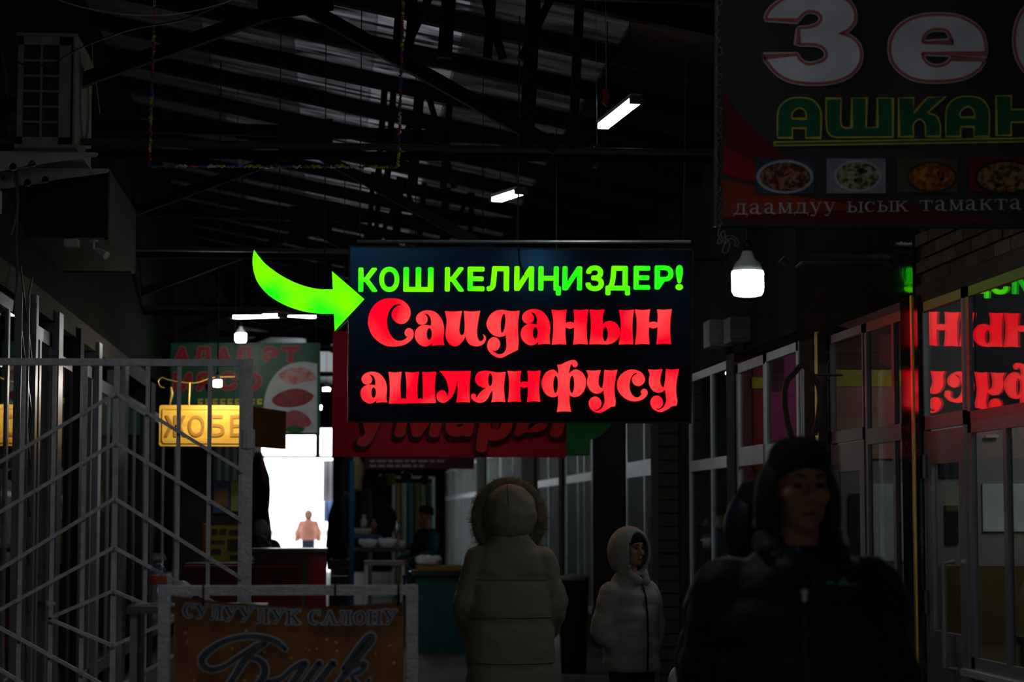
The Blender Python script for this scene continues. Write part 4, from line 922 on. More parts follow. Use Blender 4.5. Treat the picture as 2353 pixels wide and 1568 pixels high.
# ================================================================== carved yellow sign and its angled neighbour
WY = 18.0
OAK = mat('varnished_yellow_wood', (0.72, 0.44, 0.06), 0.35, col2=(0.55, 0.28, 0.03), scale=3, stretch=(1, 1, 6), bump=0.15)
DOAK = mat('dark_varnished_wood', (0.30, 0.15, 0.03), 0.4, scale=3, stretch=(1, 1, 6), bump=0.15)
a, b = at_y(365, 1026, WY), at_y(562, 932, WY)
ws = thing('carved_sign', 'yellow carved wooden board with raised letters lit by the small bulb', 'sign', ((a.x + b.x) / 2, WY, a.z))
rr = lambda x0, y0, x1, y1, r: [(x0 + r * (1 - math.cos(t)), y0 + r * (1 - math.sin(t))) for t in (0, .5, 1.07, 1.57)] + [(x1 - r * (1 - math.sin(t)), y0 + r * (1 - math.cos(t))) for t in (0, .5, 1.07, 1.57)] + [(x1 - r * (1 - math.cos(t)), y1 - r * (1 - math.sin(t))) for t in (0, .5, 1.07, 1.57)] + [(x0 + r * (1 - math.sin(t)), y1 - r * (1 - math.cos(t))) for t in (0, .5, 1.07, 1.57)]
obj('board', MB().prism(rr(a.x, a.z, b.x, b.z, 0.02), WY + .05, 0.05), OAK, ws)
mb = MB()
q = rr(a.x + .03, a.z + .03, b.x - .02, b.z - .03, 0.02); mb.ribbon(q, 0.012, WY, 0.008, True)
obj('raised_border', mb, OAK, ws)
for ch, x0, x1 in (('Ж', 378, 428), ('О', 432, 470), ('Б', 480, 516), ('Е', 528, 556)):
    mbl = sans_mb(ch, 1.0, x0, 955, x1, 1004, WY, 0.001)
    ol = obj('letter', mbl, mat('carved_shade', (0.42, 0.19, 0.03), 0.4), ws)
    so = ol.modifiers.new('s', 'SOLIDIFY'); so.thickness = 0.012; so.offset = 0
p0 = at_y(566, 980, WY); dz0, dz1 = at_y(566, 1023, WY).z, at_y(566, 934, WY).z; p1 = at_y(651, 980, WY + .9)
w2 = thing('wooden_board', 'dark wooden board angled away beside the yellow carved sign', 'sign', (p0.x + .15, WY + .1, dz0))
obj('board', MB().bar((p0.x, WY + .06, (dz0 + dz1) / 2), (p1.x, WY + .96, (dz0 + dz1) / 2), 0.05, dz1 - dz0 + .01), DOAK, w2)
obj('raised_border', MB().bar((p0.x + .02, WY + .035, dz1 - .02), (p1.x, WY + .90, dz1 - .02), 0.02, 0.02), DOAK, w2)
# wrought scroll bracket and cord above
sc = thing('scroll_bracket', 'thin wrought scroll bracket above the yellow carved sign', 'bracket', at_y(440, 900, WY))
IRON = mat('brassy_iron', (0.35, 0.22, 0.05), 0.4, 0.5)
obj('scroll', MB().tube([at_y(x, y, WY) for x, y in smooth_line([(378, 892), (368, 888), (364, 876), (372, 868), (384, 872), (410, 878), (450, 880), (490, 868), (540, 866)])], 0.006, 6), IRON, sc)
obj('drop', MB().tube([at_y(393, 890, WY), at_y(395, 905, WY), at_y(390, 932, WY)], [0.008, 0.016, 0.004], 8), IRON, sc)
obj('drop', MB().tube([at_y(436, 880, WY), at_y(434, 932, WY)], 0.008, 8), IRON, sc)
obj('hanger_wire', MB().tube([at_y(540, 866, WY), (at_y(540, 866, WY).x, WY, roof_z(0))], 0.004, 6), MATS['thin_wire'], sc)

# ================================================================== white barred gate on the left
GY = 10.0
def Gp(px, py): return at_y(px, py, GY)
gt = thing('barred_gate', 'white painted steel gate leaf with chevron bars standing open', 'gate', (Gp(265, 900).x, GY, 0))
gx0, gx1, gzt = Gp(-45, 900).x, Gp(570, 900).x, Gp(265, 833).z
GB = 0.06
obj('frame_bar', MB().box2((gx0, GY - .015, gzt - .016), (gx1, GY + .015, gzt + .016)), GATE_M, gt)
obj('frame_bar', MB().box2((gx1 - .023, GY - .02, GB), (gx1 + .023, GY + .02, gzt + .018)), GATE_M, gt)
obj('frame_bar', MB().box2((gx0 - .023, GY - .02, GB), (gx0 + .023, GY + .02, gzt + .018)), GATE_M, gt)
obj('frame_bar', MB().box2((gx0, GY - .015, GB), (gx1, GY + .015, GB + .03)), GATE_M, gt)
obj('hinge_collar', MB().lathe((gx1, GY, Gp(575, 1010).z), [(0.03, -.045), (0.034, -.04), (0.034, .04), (0.03, .045)], 12), GATE_M, gt)
obj('hinge_collar', MB().lathe((gx1, GY, 0.4), [(0.03, -.045), (0.034, -.04), (0.034, .04), (0.03, .045)], 12), GATE_M, gt)
for px in (50, 122, 193, 265, 337, 409, 480, 553):
    x = Gp(px, 1100).x; wd = 0.024 if px == 265 else 0.018
    obj('upright_bar', MB().box2((x - wd / 2, GY - .01, GB), (x + wd / 2, GY + .01, gzt)), GATE_M, gt)
xm = Gp(265, 1100).x; xo = Gp(560, 1100).x - xm; zc = Gp(265, 1421).z
def chev(pz, slope, half, name='chevron_bar'):
    for s in (-1, 1):
        obj(name, MB().bar((xm, GY - .016, pz), (xm + s * half, GY - .016, pz - slope * half), 0.016), GATE_M, gt)
for py, sl in ((905, .61), (1018, .615), (1146, .63), (1258, .555)):
    z = Gp(265, py).z; chev(z, sl, xo); chev(2 * zc - z, -sl, xo)
hd = Gp(408, 1400).x - xm; z5 = Gp(265, 1358).z
chev(z5, (z5 - zc) / hd, hd); chev(2 * zc - z5, -(z5 - zc) / hd, hd)
# folded scissor gate at the far left edge
fg = thing('folding_gate', 'folded lattice gate leaning by the left shop front at the picture edge', 'gate', (XL + .12, 12.4, 0))
for k in range(9):
    z0 = 0.1 + k * 0.28
    for s in (0, 1):
        obj('lattice_bar', MB().bar((XL + .10 + .015 * s, 12.28 + .6 * s, z0), (XL + .10 + .015 * s, 12.88 - .6 * s, z0 + .56), 0.02, 0.008, up=(1, 0, 0)), PVCG, fg)
for y in (12.28, 12.58, 12.88): obj('upright_bar', MB().box2((XL + .09, y - .012, 0), (XL + .13, y + .012, 2.75)), PVCG, fg)

# ================================================================== salon stand, lower left
TY = 8.0
def T(px, py): return at_y(px, py, TY)
st = thing('salon_stand', 'white tube stand holding an orange beauty salon banner', 'sign stand', (T(660, 1400).x, TY, 0))
xl, xr, zt = T(378, 1400).x, T(947, 1400).x, T(660, 1357).z
for x, nm in ((xl, 'frame_post'), (xr, 'frame_post')): obj(nm, MB().box2((x - .021, TY - .02, 0), (x + .021, TY + .02, zt + .02)), GATE_M, st)
obj('frame_bar', MB().box2((xl, TY - .018, zt - .018), (xr, TY + .018, zt + .018)), GATE_M, st)
obj('frame_bar', MB().box2((xl, TY - .018, .18), (xr, TY + .018, .216)), GATE_M, st)
for x in (xl, xr): obj('foot', MB().box2((x - .02, TY - .3, 0), (x + .02, TY + .3, .035)), GATE_M, st)
SAL = mat('orange_print', (0.36, 0.14, 0.015), 0.45, col2=(0.2, 0.05, 0.012), scale=4, stretch=(3, 1, 1))
def salon_top(u): return 1372 + 16 * math.sin(u * PI) + 12 * u
mb = MB(); vs = []; fs = []; nx, nz = 40, 16
for j in range(nz + 1):
    for i in range(nx + 1):
        u, v = i / nx, j / nz; p = T(401 + (928 - 401) * u - 12 * v * (1 - u), salon_top(u) * (1 - v) + 1860 * v); p.y += .012 + .006 * math.sin(u * 9 + v * 4); vs.append(p)
for j in range(nz):
    for i in range(nx): k = j * (nx + 1) + i; fs.append((k, k + 1, k + nx + 2, k + nx + 1))
obj('vinyl_sheet', mb.add(vs, fs), SAL, st, True)
NAVY = mat('print_navy', (0.012, 0.018, 0.035), 0.35); PALE = mat('print_pale_edge', (0.5, 0.5, 0.56), 0.45)
O5 = (340, 1230, 3.677)
def h5(p): return T(O5[0] + p[0] / O5[2], O5[1] + p[1] / O5[2])
lets = (('С', 295, 400, 580, 695), ('У', 400, 510, 590, 700), ('Л', 520, 635, 597, 712), ('У', 640, 760, 605, 722), ('У', 765, 895, 610, 728), ('Л', 905, 1030, 622, 742), ('У', 1040, 1160, 628, 742), ('К', 1165, 1290, 635, 752), ('С', 1355, 1465, 638, 752), ('А', 1470, 1605, 645, 752), ('Л', 1600, 1720, 645, 755), ('О', 1728, 1850, 645, 755), ('Н', 1858, 1975, 642, 752), ('У', 1985, 2105, 632, 750))
for ch, x0, x1, y0, y1 in lets:
    l = obj('letter', serif_mb(ch, O5[0] + x0 / O5[2], O5[1] + y0 / O5[2], O5[0] + x1 / O5[2], O5[1] + y1 / O5[2], TY, 0.004), NAVY, st)
    obj('letter_outline', serif_mb(ch, O5[0] + x0 / O5[2], O5[1] + y0 / O5[2], O5[0] + x1 / O5[2], O5[1] + y1 / O5[2], TY, 0.002, 0.010), PALE, l)
SCR = {'Б': [([(1160, 965), (1090, 905), (980, 868), (830, 858), (670, 890), (540, 960), (460, 1040), (470, 1105), (540, 1138), (640, 1112), (745, 1045), (850, 975), (930, 925), (1000, 915)], [40, 50, 50, 48, 50, 60, 66, 60, 50, 44, 42, 40, 36, 26]),
             ([(985, 925), (890, 985), (800, 1080), (740, 1180), (660, 1290), (560, 1350)], [36, 60, 66, 60, 50, 30]), ([(830, 1040), (930, 1050), (985, 1110), (975, 1200), (880, 1300), (760, 1340)], [30, 50, 66, 66, 50, 36])],
       'л': [([(1010, 1250), (1120, 1215), (1220, 1130), (1290, 1085), (1330, 1085), (1290, 1150), (1210, 1260), (1190, 1310), (1240, 1310)], [60, 44, 40, 44, 54, 60, 60, 50, 30])],
       'и': [([(1450, 1080), (1390, 1160), (1320, 1260), (1310, 1310), (1370, 1300), (1460, 1200), (1560, 1080)], [54, 58, 58, 48, 36, 40, 54]), ([(1570, 1080), (1500, 1170), (1440, 1260), (1440, 1310), (1490, 1300)], [50, 58, 56, 46, 26])],
       'к': [([(1560, 1320), (1640, 1210), (1730, 1090), (1820, 980), (1890, 890), (1890, 850), (1840, 870), (1740, 1000), (1650, 1130)], [50, 62, 66, 60, 56, 52, 44, 40, 36]), ([(1660, 1170), (1760, 1100), (1830, 1090), (1800, 1150), (1720, 1190), (1770, 1260), (1800, 1320), (1870, 1220)], [30, 40, 56, 46, 34, 56, 50, 24])]}
for ch, sts in SCR.items():
    l = None
    for lift, gr, mm, nm in ((0.0062, 0, NAVY, 'script_letter'), (0.004, 26, PALE, 'letter_outline')):
        mb = MB()
        for n_, (pts, ws) in enumerate(sts):
            lift += .0003
            q = smooth_line([(p[0], p[1], w_) for p, w_ in zip(pts, ws)], 6)
            P = [h5(p) for p in q]; W = [(p[2] * .8 + gr) / O5[2] * TY / F for p in q]
            mb.ribbon([(p.x, p.z) for p in P], W, TY - lift, 0.0006)
            for k in (0, -1): mb.prism([(P[k].x + W[k] / 2 * math.cos(t * .5236), P[k].z + W[k] / 2 * math.sin(t * .5236)) for t in range(12)], TY - lift, 0.0006)
        o = obj(nm, mb, mm, l or st); l = l or o
SPK = mat('print_spark', (0.7, 0.5, 0.08), 0.35)
random.seed(3); mb = MB()
for k in range(46):
    p = T(random.uniform(415, 915), random.uniform(1445, 1600)); r = random.uniform(.0025, .006)
    mb.prism([(p.x + r * math.cos(t * 1.047), p.z + r * math.sin(t * 1.047)) for t in range(6)], TY + .0, 0.0005)
sp_ = obj('printed_sparkles', mb, SPK, st); sp_['kind'] = 'stuff'
for px in (468, 770, 915):
    p = T(px, 1362); obj('cord_tie', MB().tube([(p.x, TY - .022, zt + .02), (p.x, TY - .022, zt - .02), (p.x, TY - .01, T(px, 1392).z)], 0.004, 6), BLACKP, st)

# ================================================================== air conditioner and brackets, upper left
GREYP = mat('aged_white_metal', (0.26, 0.28, 0.26), 0.5, var=0.3, scale=6)
ax1 = at_y(168, 200, 11.7).x; ax0 = at_y(40, 200, 11.7).x; az1, az0 = at_y(100, 84, 11.7).z, at_y(100, 332, 11.7).z; ay0, ay1 = 11.7, 12.5
ac = thing('air_conditioner', 'old white outdoor air conditioner with a gridded end, high on the left', 'air conditioner', ((ax0 + ax1) / 2, 12.1, az0))
fr = 0.022
obj('casing', MB().box2((ax0, ay0 + .04, az0), (ax1, ay1, az1)), mat('ac_coil', (0.03, 0.035, 0.032), 0.7), ac)
obj('front_panel', MB().box2((ax1 - .012, ay0, az0), (ax1 + .012, ay1, az1)), GREYP, ac)
obj('top_cover', MB().box2((ax0 - .01, ay0 - .01, az1), (ax1 + .02, ay1 + .01, az1 + .018)), GREYP, ac)
obj('base_tray', MB().box2((ax0 - .01, ay0 - .01, az0 - .02), (ax1 + .02, ay1 + .01, az0)), GREYP, ac)
for (x0, x1) in ((ax0, ax0 + .03), (ax1 - .075, ax1)): obj('end_frame', MB().box2((x0, ay0, az0), (x1, ay0 + .03, az1)), GREYP, ac)
for (z0, z1) in ((az0, az0 + .04), (az1 - .045, az1)): obj('end_frame', MB().box2((ax0, ay0, z0), (ax1, ay0 + .03, z1)), GREYP, ac)
gx = (ax0 + ax1 - .045) / 2; obj('grille_bar', MB().box2((gx - .006, ay0 + .005, az0), (gx + .006, ay0 + .02, az1)), GREYP, ac)
for k in range(1, 6):
    z = az0 + .04 + (az1 - az0 - .085) * k / 6; obj('grille_bar', MB().box2((ax0, ay0 + .008, z - .006), (ax1 - .05, ay0 + .022, z + .006)), GREYP, ac)
obj('fan_ring', MB().tube([(ax1 + .014, 12.1 + .2 * math.cos(t * .2618), (az0 + az1) / 2 + .2 * math.sin(t * .2618)) for t in range(24)], 0.01, 6, True), GREYP, ac)
STL = mat('bracket_paint', (0.42, 0.44, 0.46), 0.45, var=0.2)
for k, (y, lab) in enumerate(((11.82, 'pale tapered steel bracket under the air conditioner, nearer one'), (12.38, 'pale tapered steel bracket under the air conditioner, farther one'))):
    bz = az0 - .02; tip = ax1 + .12
    br = thing('wall_bracket', lab, 'bracket', (XL, y, bz - .2), 'air conditioner brackets')
    hol = [ellipse(XL + .13 + .1 * q, bz - .085 + .018 * q, .022, .022, 16) for q in (0, 1)]
    obj('arm', MB().prism([(XL - .3, bz - .19), (XL - .3, bz), (tip, bz), (tip, bz - .022), (XL + .32, bz - .06)], y + .006, 0.012, hol), STL, br)
    obj('flange', MB().box2((XL - .3, y, bz - .008), (tip, y + .05, bz)), STL, br)
    obj('wall_plate', MB().box2((XL - .03, y - .02, bz - .26), (XL - .018, y + .06, bz + .02)), STL, br)
# boxed sign on the left wall with a spot lamp below
BXM = mat('plywood_dark', (0.05, 0.038, 0.026), 0.7, scale=3, stretch=(1, 6, 1), bump=0.2)
bz0 = at_y(150, 545, 13.5).z; bx1 = at_y(247, 480, 13.5).x
bxs = thing('wall_box', 'dark boxed wooden hoarding fixed high on the left wall', 'box', (XL + .2, 14.4, bz0))
boxpart('front', (XL - .02, 13.5, bz0), (bx1, 13.53, bz0 + .42), mat('green_black_board', (0.018, 0.022, 0.016), 0.6), bxs)
boxpart('side_panel', (bx1 - .02, 13.53, bz0 - .01), (bx1 + .005, 15.4, bz0 + .42), BXM, bxs)
boxpart('bottom_panel', (XL - .02, 13.53, bz0), (bx1 - .02, 15.4, bz0 + .02), mat('grey_board', (0.09, 0.08, 0.075), 0.6), bxs)
boxpart('back_panel', (XL - .02, 15.4, bz0 - .01), (bx1, 15.43, bz0 + .42), BXM, bxs)
boxpart('top_panel', (XL - .02, 13.5, bz0 + .42), (bx1, 15.43, bz0 + .44), BXM, bxs)
sl_ = at_z(215, 552, bz0 - .01)
cm = thing('spot_camera', 'small white spot camera under the wooden hoarding', 'camera', sl_)
obj('mount', MB().lathe(sl_ + Vector((0, 0, -.01)), [(0.03, 0), (0.03, .01), (0.012, .012)], 14), PVC, cm)
obj('arm', MB().tube([sl_ + Vector((0, 0, -.005)), sl_ + Vector((.0, 0, -.05)), sl_ + Vector((.03, -.01, -.07))], 0.008, 8), PVC, cm)
obj('body', MB().tube([sl_ + Vector((.025, .0, -.065)), sl_ + Vector((.085, -.04, -.1))], [0.02, 0.026], 14), PVC, cm)
jb = at_z(165, 558, bz0 - .02); tag(obj('junction_box', MB().box(jb, (.085, .1, .05)).box(jb + Vector((0, -.052, 0)), (.07, .004, .036)), PVC), 'small white junction box under the wooden hoarding', 'junction box')

# ================================================================== strings, cables, pipes
def cable(label, pts, r, m, Y=None):
    P = [at_y(x, y, Y) for x, y in smooth_line(pts, 8)]
    return tag(obj('cable', MB().tube(P, r, 6), m), label, 'cable')
WIRE = mat('pale_cable', (0.4, 0.4, 0.36), 0.5)
cable('pale sagging cable across the top left', [(60, -40), (140, 2), (240, 27), (345, 35), (440, 26), (530, 0), (600, -40)], 0.004, WIRE, 11.0)
cable('dark cable running from the air conditioner up to the right', [(0, 120), (60, 150), (120, 145), (190, 108), (300, 68), (420, 45), (525, 2), (600, -40)], 0.005, mat('dark_cable', (0.06, 0.065, 0.06), 0.5), 11.3)
cable('thin cable bundle on the left shop front under the bracket', [(-20, 60), (10, 150), (18, 230), (35, 300), (30, 380), (40, 470), (25, 540)], 0.006, mat('bluish_cable', (0.1, 0.14, 0.2), 0.4), 12.0)
cable('second thin cable on the left shop front, reaching the shutters', [(-20, 200), (12, 260), (28, 330), (40, 440), (36, 560), (40, 640), (32, 720)], 0.009, MATS['bluish_cable'], 12.3)
cable('thin white wire dangling beside the air conditioner', [(212, 95), (214, 150), (222, 200), (230, 262)], 0.003, WIRE, 12.0)
# tinsel garland frame
TIN = [mat('tinsel_%d' % i, c, 0.3, 0.0, var=0.3, scale=60, spec=0.5) for i, c in enumerate(((0.75, 0.6, 0.06), (0.6, 0.03, 0.06), (0.8, 0.8, 0.82), (0.08, 0.12, 0.6), (0.2, 0.16, 0.1)))]
gl_ = thing('tinsel_garland', 'thin frame wound with coloured tinsel hanging at the top left', 'garland', at_y(630, 383, 11.6))
rnd = random.Random(11)
def tinsel(name, A, Bq):
    n = 26; rod = obj(name, MB().tube([at_y(*A, 11.6), at_y(*Bq, 11.6)], 0.004, 6), TIN[4], gl_)
    for k in range(n):
        t0, t1 = k / n, (k + .9) / n
        pts = []
        for j in range(9):
            t = t0 + (t1 - t0) * j / 8; q = at_y(A[0] + (Bq[0] - A[0]) * t, A[1] + (Bq[1] - A[1]) * t, 11.6)
            pts.append(q + Vector((rnd.uniform(-.006, .006), rnd.uniform(-.006, .006), rnd.uniform(-.006, .006))))
        obj('tinsel', MB().tube(pts, [0.004 + 0.006 * rnd.random() for _ in pts], 5), TIN[rnd.choice((0, 0, 1, 2, 3, 4, 4, 4))], rod)
tinsel('strand', (357, -30), (343, 382)); tinsel('strand', (343, 382), (915, 384)); tinsel('strand', (927, -30), (915, 384))
# red ribbon scraps by the nearest batten
RR = mat('red_ribbon', (0.45, 0.02, 0.02), 0.5)
for lab, pts in (('red tassel on the wire of the nearest batten', [(1385, 205), (1397, 205), (1401, 228), (1393, 246), (1384, 236)]), ('upper red ribbon scrap below the nearest batten', [(1362, 336), (1378, 330), (1384, 336), (1372, 344)]), ('lower red ribbon scrap below the nearest batten', [(1360, 384), (1370, 376), (1377, 378), (1370, 388)])):
    yv = 12.6 + (.12 if pts[0][1] > 370 else 0); P = [at_y(x, y, yv) for x, y in pts]
    r_ = thing('ribbon_scrap', lab, 'ribbon', P[0], 'red ribbon scraps')
    obj('ribbon', MB().prism([(p.x, p.z) for p in P], yv, 0.01), RR, r_)
    if pts[0][1] > 300: obj('thread', MB().tube([at_y(1372, pts[1][1], yv), (at_y(1368, 60, yv).x, yv, roof_z(at_y(1368, 60, yv).x))], 0.002, 5), WIRE, r_)
    else: obj('thread', MB().tube([at_y(1393, 207, yv), (at_y(1392, 60, yv).x, yv, roof_z(at_y(1392, 60, yv).x))], 0.003, 5), WIRE, r_)

# ================================================================== right side details
# two boxes on the wall over the far windows
zb = lambda px, py, y: at_y(px, py, y).z
for lab, x0, x1, y0, y1, yd in (('pale utility box on the right wall below the big bulb, left one', 1632, 1676, 735, 795, 16.6), ('darker utility box on the right wall below the big bulb, right one', 1680, 1735, 728, 785, 15.9)):
    p, q = at_y(x0, y1, yd), at_y(x1, y0, yd)
    ub = thing('utility_box', lab, 'box', ((p.x + q.x) / 2, yd, p.z), 'utility boxes')
    obj('case', MB().box2((p.x, yd, p.z), (XR + .01, yd + .3, q.z)), mat('box_%d' % x0, (0.3, 0.29, 0.28) if x0 < 1650 else (0.14, 0.13, 0.14), 0.5), ub)
    obj('lid', MB().box2((p.x - .01, yd - .012, p.z + .02), (q.x - .01, yd, q.z - .02)), MATS['box_%d' % x0], ub)
# wall arm lamp stub
p = at_y(1845, 603, 12.8)
wa = thing('crooked_bracket', 'crooked pale wall arm on the dark wall right of the big bulb', 'bracket', p)
obj('arm', MB().tube([at_y(x, y, 12.8) for x, y in ((1845, 606), (1828, 618), (1812, 612), (1795, 596))] , [0.02, 0.014, 0.02, 0.03], 8), mat('wall_arm_paint', (0.16, 0.13, 0.12), 0.5), wa)
obj('wall_rod', MB().tube([p, (XR, 12.8, p.z)], 0.01, 6), MATS['wall_arm_paint'], wa)
# onion arch ornament
OA = 13.0
arch = smooth_line([(1818, 1010), (1806, 960), (1801, 915), (1806, 880), (1824, 858), (1843, 840), (1862, 860), (1879, 885), (1883, 920), (1879, 960), (1870, 1000)], 5)
oa = thing('arch_ornament', 'dark pointed onion arch frame by the black pillar above the hooded man', 'ornament', at_y(1843, 1010, OA))
P = [at_y(x, y, OA) for x, y in arch]
obj('arch', MB().ribbon([(q.x, q.z) for q in P], 0.032, OA, 0.03), mat('dark_wood_arch', (0.04, 0.03, 0.022), 0.5), oa)
obj('post', MB().tube([at_y(1843, 845, OA + .02), (at_y(1843, 845, OA).x, OA + .02, 0.0)], 0.012, 8), PVC, oa)
obj('wall_stay', MB().tube([at_y(1862, 862, OA), (XR, OA, at_y(1862, 862, OA).z)], 0.008, 6), MATS['dark_wood_arch'], oa)
# shop contents seen through the glass
def sh(lab, name, cat, parts, group=None):
    t = thing(name, lab, cat, parts[0][1], group)
    for nm, a_, b_, m_ in parts: boxpart(nm, a_, b_, m_, t)
    return t
CREAM = mat('cream_board', (0.6, 0.58, 0.52), 0.6); YELW = mat('yellow_panel', (0.45, 0.30, 0.03), 0.5, var=0.4, scale=6); REDW = mat('red_panel', (0.3, 0.03, 0.03), 0.6)
sh('yellow panelled counter inside the nearest shop', 'counter', 'counter', [('body', (3.5, 9.6, 0), (3.9, 10.9, 0.86), YELW), ('top', (3.45, 9.55, .86), (3.95, 10.95, .9), BROWNF)])
# tumbler on the counter of the nearest shop
gz = 1.0; gy = fy(2285) - .4
tag(obj('tumbler', MB().lathe((3.55, 10.6, .9), [(0.03, 0), (0.04, .12), (0.042, .14)], 14), CREAM), 'pale tumbler on the yellow counter in the nearest shop', 'cup')
p = at_x(38, 1015, XL + .07)
tag(obj('paper_note', MB().box((XL + .066, p.y, p.z), (.004, .16, .09)).box((XL + .0685, p.y, p.z + .036), (.003, .03, .012)), mat('tan_paper', (0.6, 0.45, 0.25), 0.7)), 'tan paper note stuck on the left shop front behind the gate', 'note')

# ================================================================== stalls, carts, goods down the passage
def P3(px, py, Y): return at_y(px, py, Y)
# red cart with green trim, behind the gate post
RY = 19.0
a, b = P3(420, 1500, RY), P3(750, 1264, RY)
ct = thing('red_cart', 'dark red metal cart with a green trim line below the bright doorway', 'cart', ((a.x + b.x) / 2, RY, 0))
CR = mat('cart_red', (0.16, 0.012, 0.014), 0.35, var=0.3, scale=3); CG = mat('cart_green', (0.02, 0.10, 0.05), 0.4)
boxpart('body', (P3(585, 1264, RY).x, RY, .35), (b.x, RY + .7, b.z - .02), CR, ct)
boxpart('top_edge', (P3(570, 1264, RY).x, RY - .03, b.z - .02), (b.x + .01, RY + .72, b.z + .01), mat('cart_edge', (0.03, 0.02, 0.02), 0.25), ct)
boxpart('side_body', (a.x, RY + .1, .35), (P3(585, 1264, RY).x, RY + .7, P3(500, 1296, RY).z), CR, ct)
boxpart('tray', (a.x, RY - .05, P3(500, 1306, RY).z), (P3(690, 1300, RY).x, RY + .1, P3(500, 1300, RY).z), mat('tray_red', (0.35, 0.02, 0.02), 0.35), ct)
zl = P3(600, 1287, RY).z; xr_ = P3(702, 1287, RY).x
boxpart('trim_line', (P3(585, 1264, RY).x, RY - .008, zl - .012), (xr_, RY, zl + .012), CG, ct)
boxpart('trim_line', (xr_ - .024, RY - .008, .5), (xr_, RY, zl), CG, ct)
for x in (a.x + .15, b.x - .15):
    for y in (RY + .1, RY + .6): obj('wheel', MB().lathe((x, y, .18), [(0.05, -.03), (0.17, -.03), (0.18, 0), (0.17, .03), (0.05, .03)], 20, 'x'), BLACKP, ct)
for x in (a.x + .3, b.x - .3): boxpart('axle_leg', (x - .03, RY + .1, .15), (x + .03, RY + .6, .36), BLACKP, ct)
for k, x in enumerate((650, 690, 733)): tag(obj('jar_lid', MB().lathe(P3(x, 1268, RY + .2), [(0.022, 0), (0.026, .008), (0.02, .016)], 12), mat('steel_lid', (0.7, 0.7, 0.72), 0.2, 0.9)), ['shiny lid on the red cart, leftmost of three', 'shiny lid on the red cart, middle of three', 'shiny lid on the red cart, rightmost of three'][k], 'lid', 'shiny lids on the cart')
# bottle near the stand
bt = P3(363, 1330, 9.2)
btl = thing('plastic_bottle', 'clear plastic bottle with a red cap band by the gate', 'bottle', bt + Vector((0, 0, -.11)))
PL = glass('bottle_plastic', tint=(0.75, 0.85, 0.95), gain=1.2, dirt=0.12)
obj('body', MB().lathe(bt, [(0.03, -.11), (0.034, -.1), (0.034, -.03), (0.03, 0), (0.034, .02), (0.022, .06), (0.016, .075)], 16), PL, btl, True)
obj('label', MB().lathe(bt, [(0.035, -.02), (0.0355, -.018), (0.0355, .01), (0.035, .012)], 16), mat('red_label', (0.4, 0.06, 0.03), 0.4), btl, True)
obj('cap', MB().lathe(bt, [(0.026, .075), (0.03, .085), (0.028, .1), (0.02, .105)], 16), glass('cap_plastic', tint=(.8, .85, .9), dirt=.3), btl, True)
tb = thing('side_table', 'low cluttered table behind the salon stand', 'table', (bt.x + .12, 9.3, 0))
tz = bt.z - .112
boxpart('table_top', (bt.x - .12, 9.1, tz - .03), (bt.x + .45, 9.5, tz), mat('table_board', (0.12, 0.12, 0.11), 0.5), tb)
for x in (bt.x - .09, bt.x + .42):
    for y in (9.13, 9.47): boxpart('leg', (x - .015, y - .015, 0), (x + .015, y + .015, tz - .03), GREYP, tb)
tag(obj('crumpled_bag', MB().ell((bt.x + .09, 9.32, tz + .05), (.05, .06, .05), 12, 8), mat('cloudy_bag', (0.4, 0.42, 0.42), 0.3, bump=0.5)), 'pale crumpled plastic bag beside the clear bottle', 'bag')
# stall fronts on the left, beyond the carved sign
LYY = 25.0
ls = thing('striped_stall', 'stall front with teal and white striped shutter under the carved sign', 'stall', (P3(520, 1300, LYY).x, LYY, 0))
x0, x1 = P3(490, 1100, LYY).x, P3(562, 1100, LYY).x
TEAL = mat('teal_stripe', (0.10, 0.22, 0.24), 0.5); WST = mat('white_stripe', (0.55, 0.6, 0.6), 0.5)
for k in range(8):
    xx = x0 + (x1 - x0) * k / 8; boxpart('shutter_slat', (xx, LYY - (.02 if k % 2 else 0), P3(500, 1105, LYY).z), (xx + (x1 - x0) / 8, LYY + .04, P3(500, 1020, LYY).z), WST if k % 2 else TEAL, ls)
boxpart('back_board', (x0 - .35, LYY + .04, 0), (x1, LYY + .1, 2.5), mat('stall_board', (0.02, 0.02, 0.018), 0.6), ls)
for nm, xa, xb, ya, yb, c in (('poster', 490, 528, 1180, 1106, (0.05, 0.08, 0.2)), ('poster', 530, 560, 1175, 1106, (0.25, 0.32, 0.06)), ('poster', 492, 524, 1165, 1125, (0.3, 0.12, 0.03))):
    p, q = P3(xa, ya, LYY), P3(xb, yb, LYY); boxpart(nm, (p.x, LYY + (.0 if c[0] < .3 else -.01), p.z), (q.x, LYY + .03, q.z), mat('poster_%d' % int(c[0] * 100 + c[1] * 1000), c, 0.4, var=0.6, scale=5), ls)
yp = thing('yellow_poster', 'yellow poster with dark blocks of print beside the red cart', 'poster', P3(520, 1295, 22.0))
p, q = P3(478, 1296, 22.0), P3(558, 1208, 22.0); boxpart('sheet', (p.x, 22.0, p.z), (q.x, 22.02, q.z), mat('yellow_sheet', (0.38, 0.33, 0.03), 0.5), yp)
for (xa, xb, ya, yb) in ((486, 500, 1230, 1216), (504, 520, 1230, 1216), (526, 550, 1232, 1218), (484, 516, 1252, 1242), (522, 552, 1268, 1240), (484, 508, 1276, 1262), (528, 550, 1288, 1276)):
    p, q = P3(xa, ya, 22.0), P3(xb, yb, 22.0); boxpart('print_block', (p.x, 21.994, p.z), (q.x, 22.0, q.z), mat('dark_print', (0.05, 0.045, 0.02), 0.5), yp)
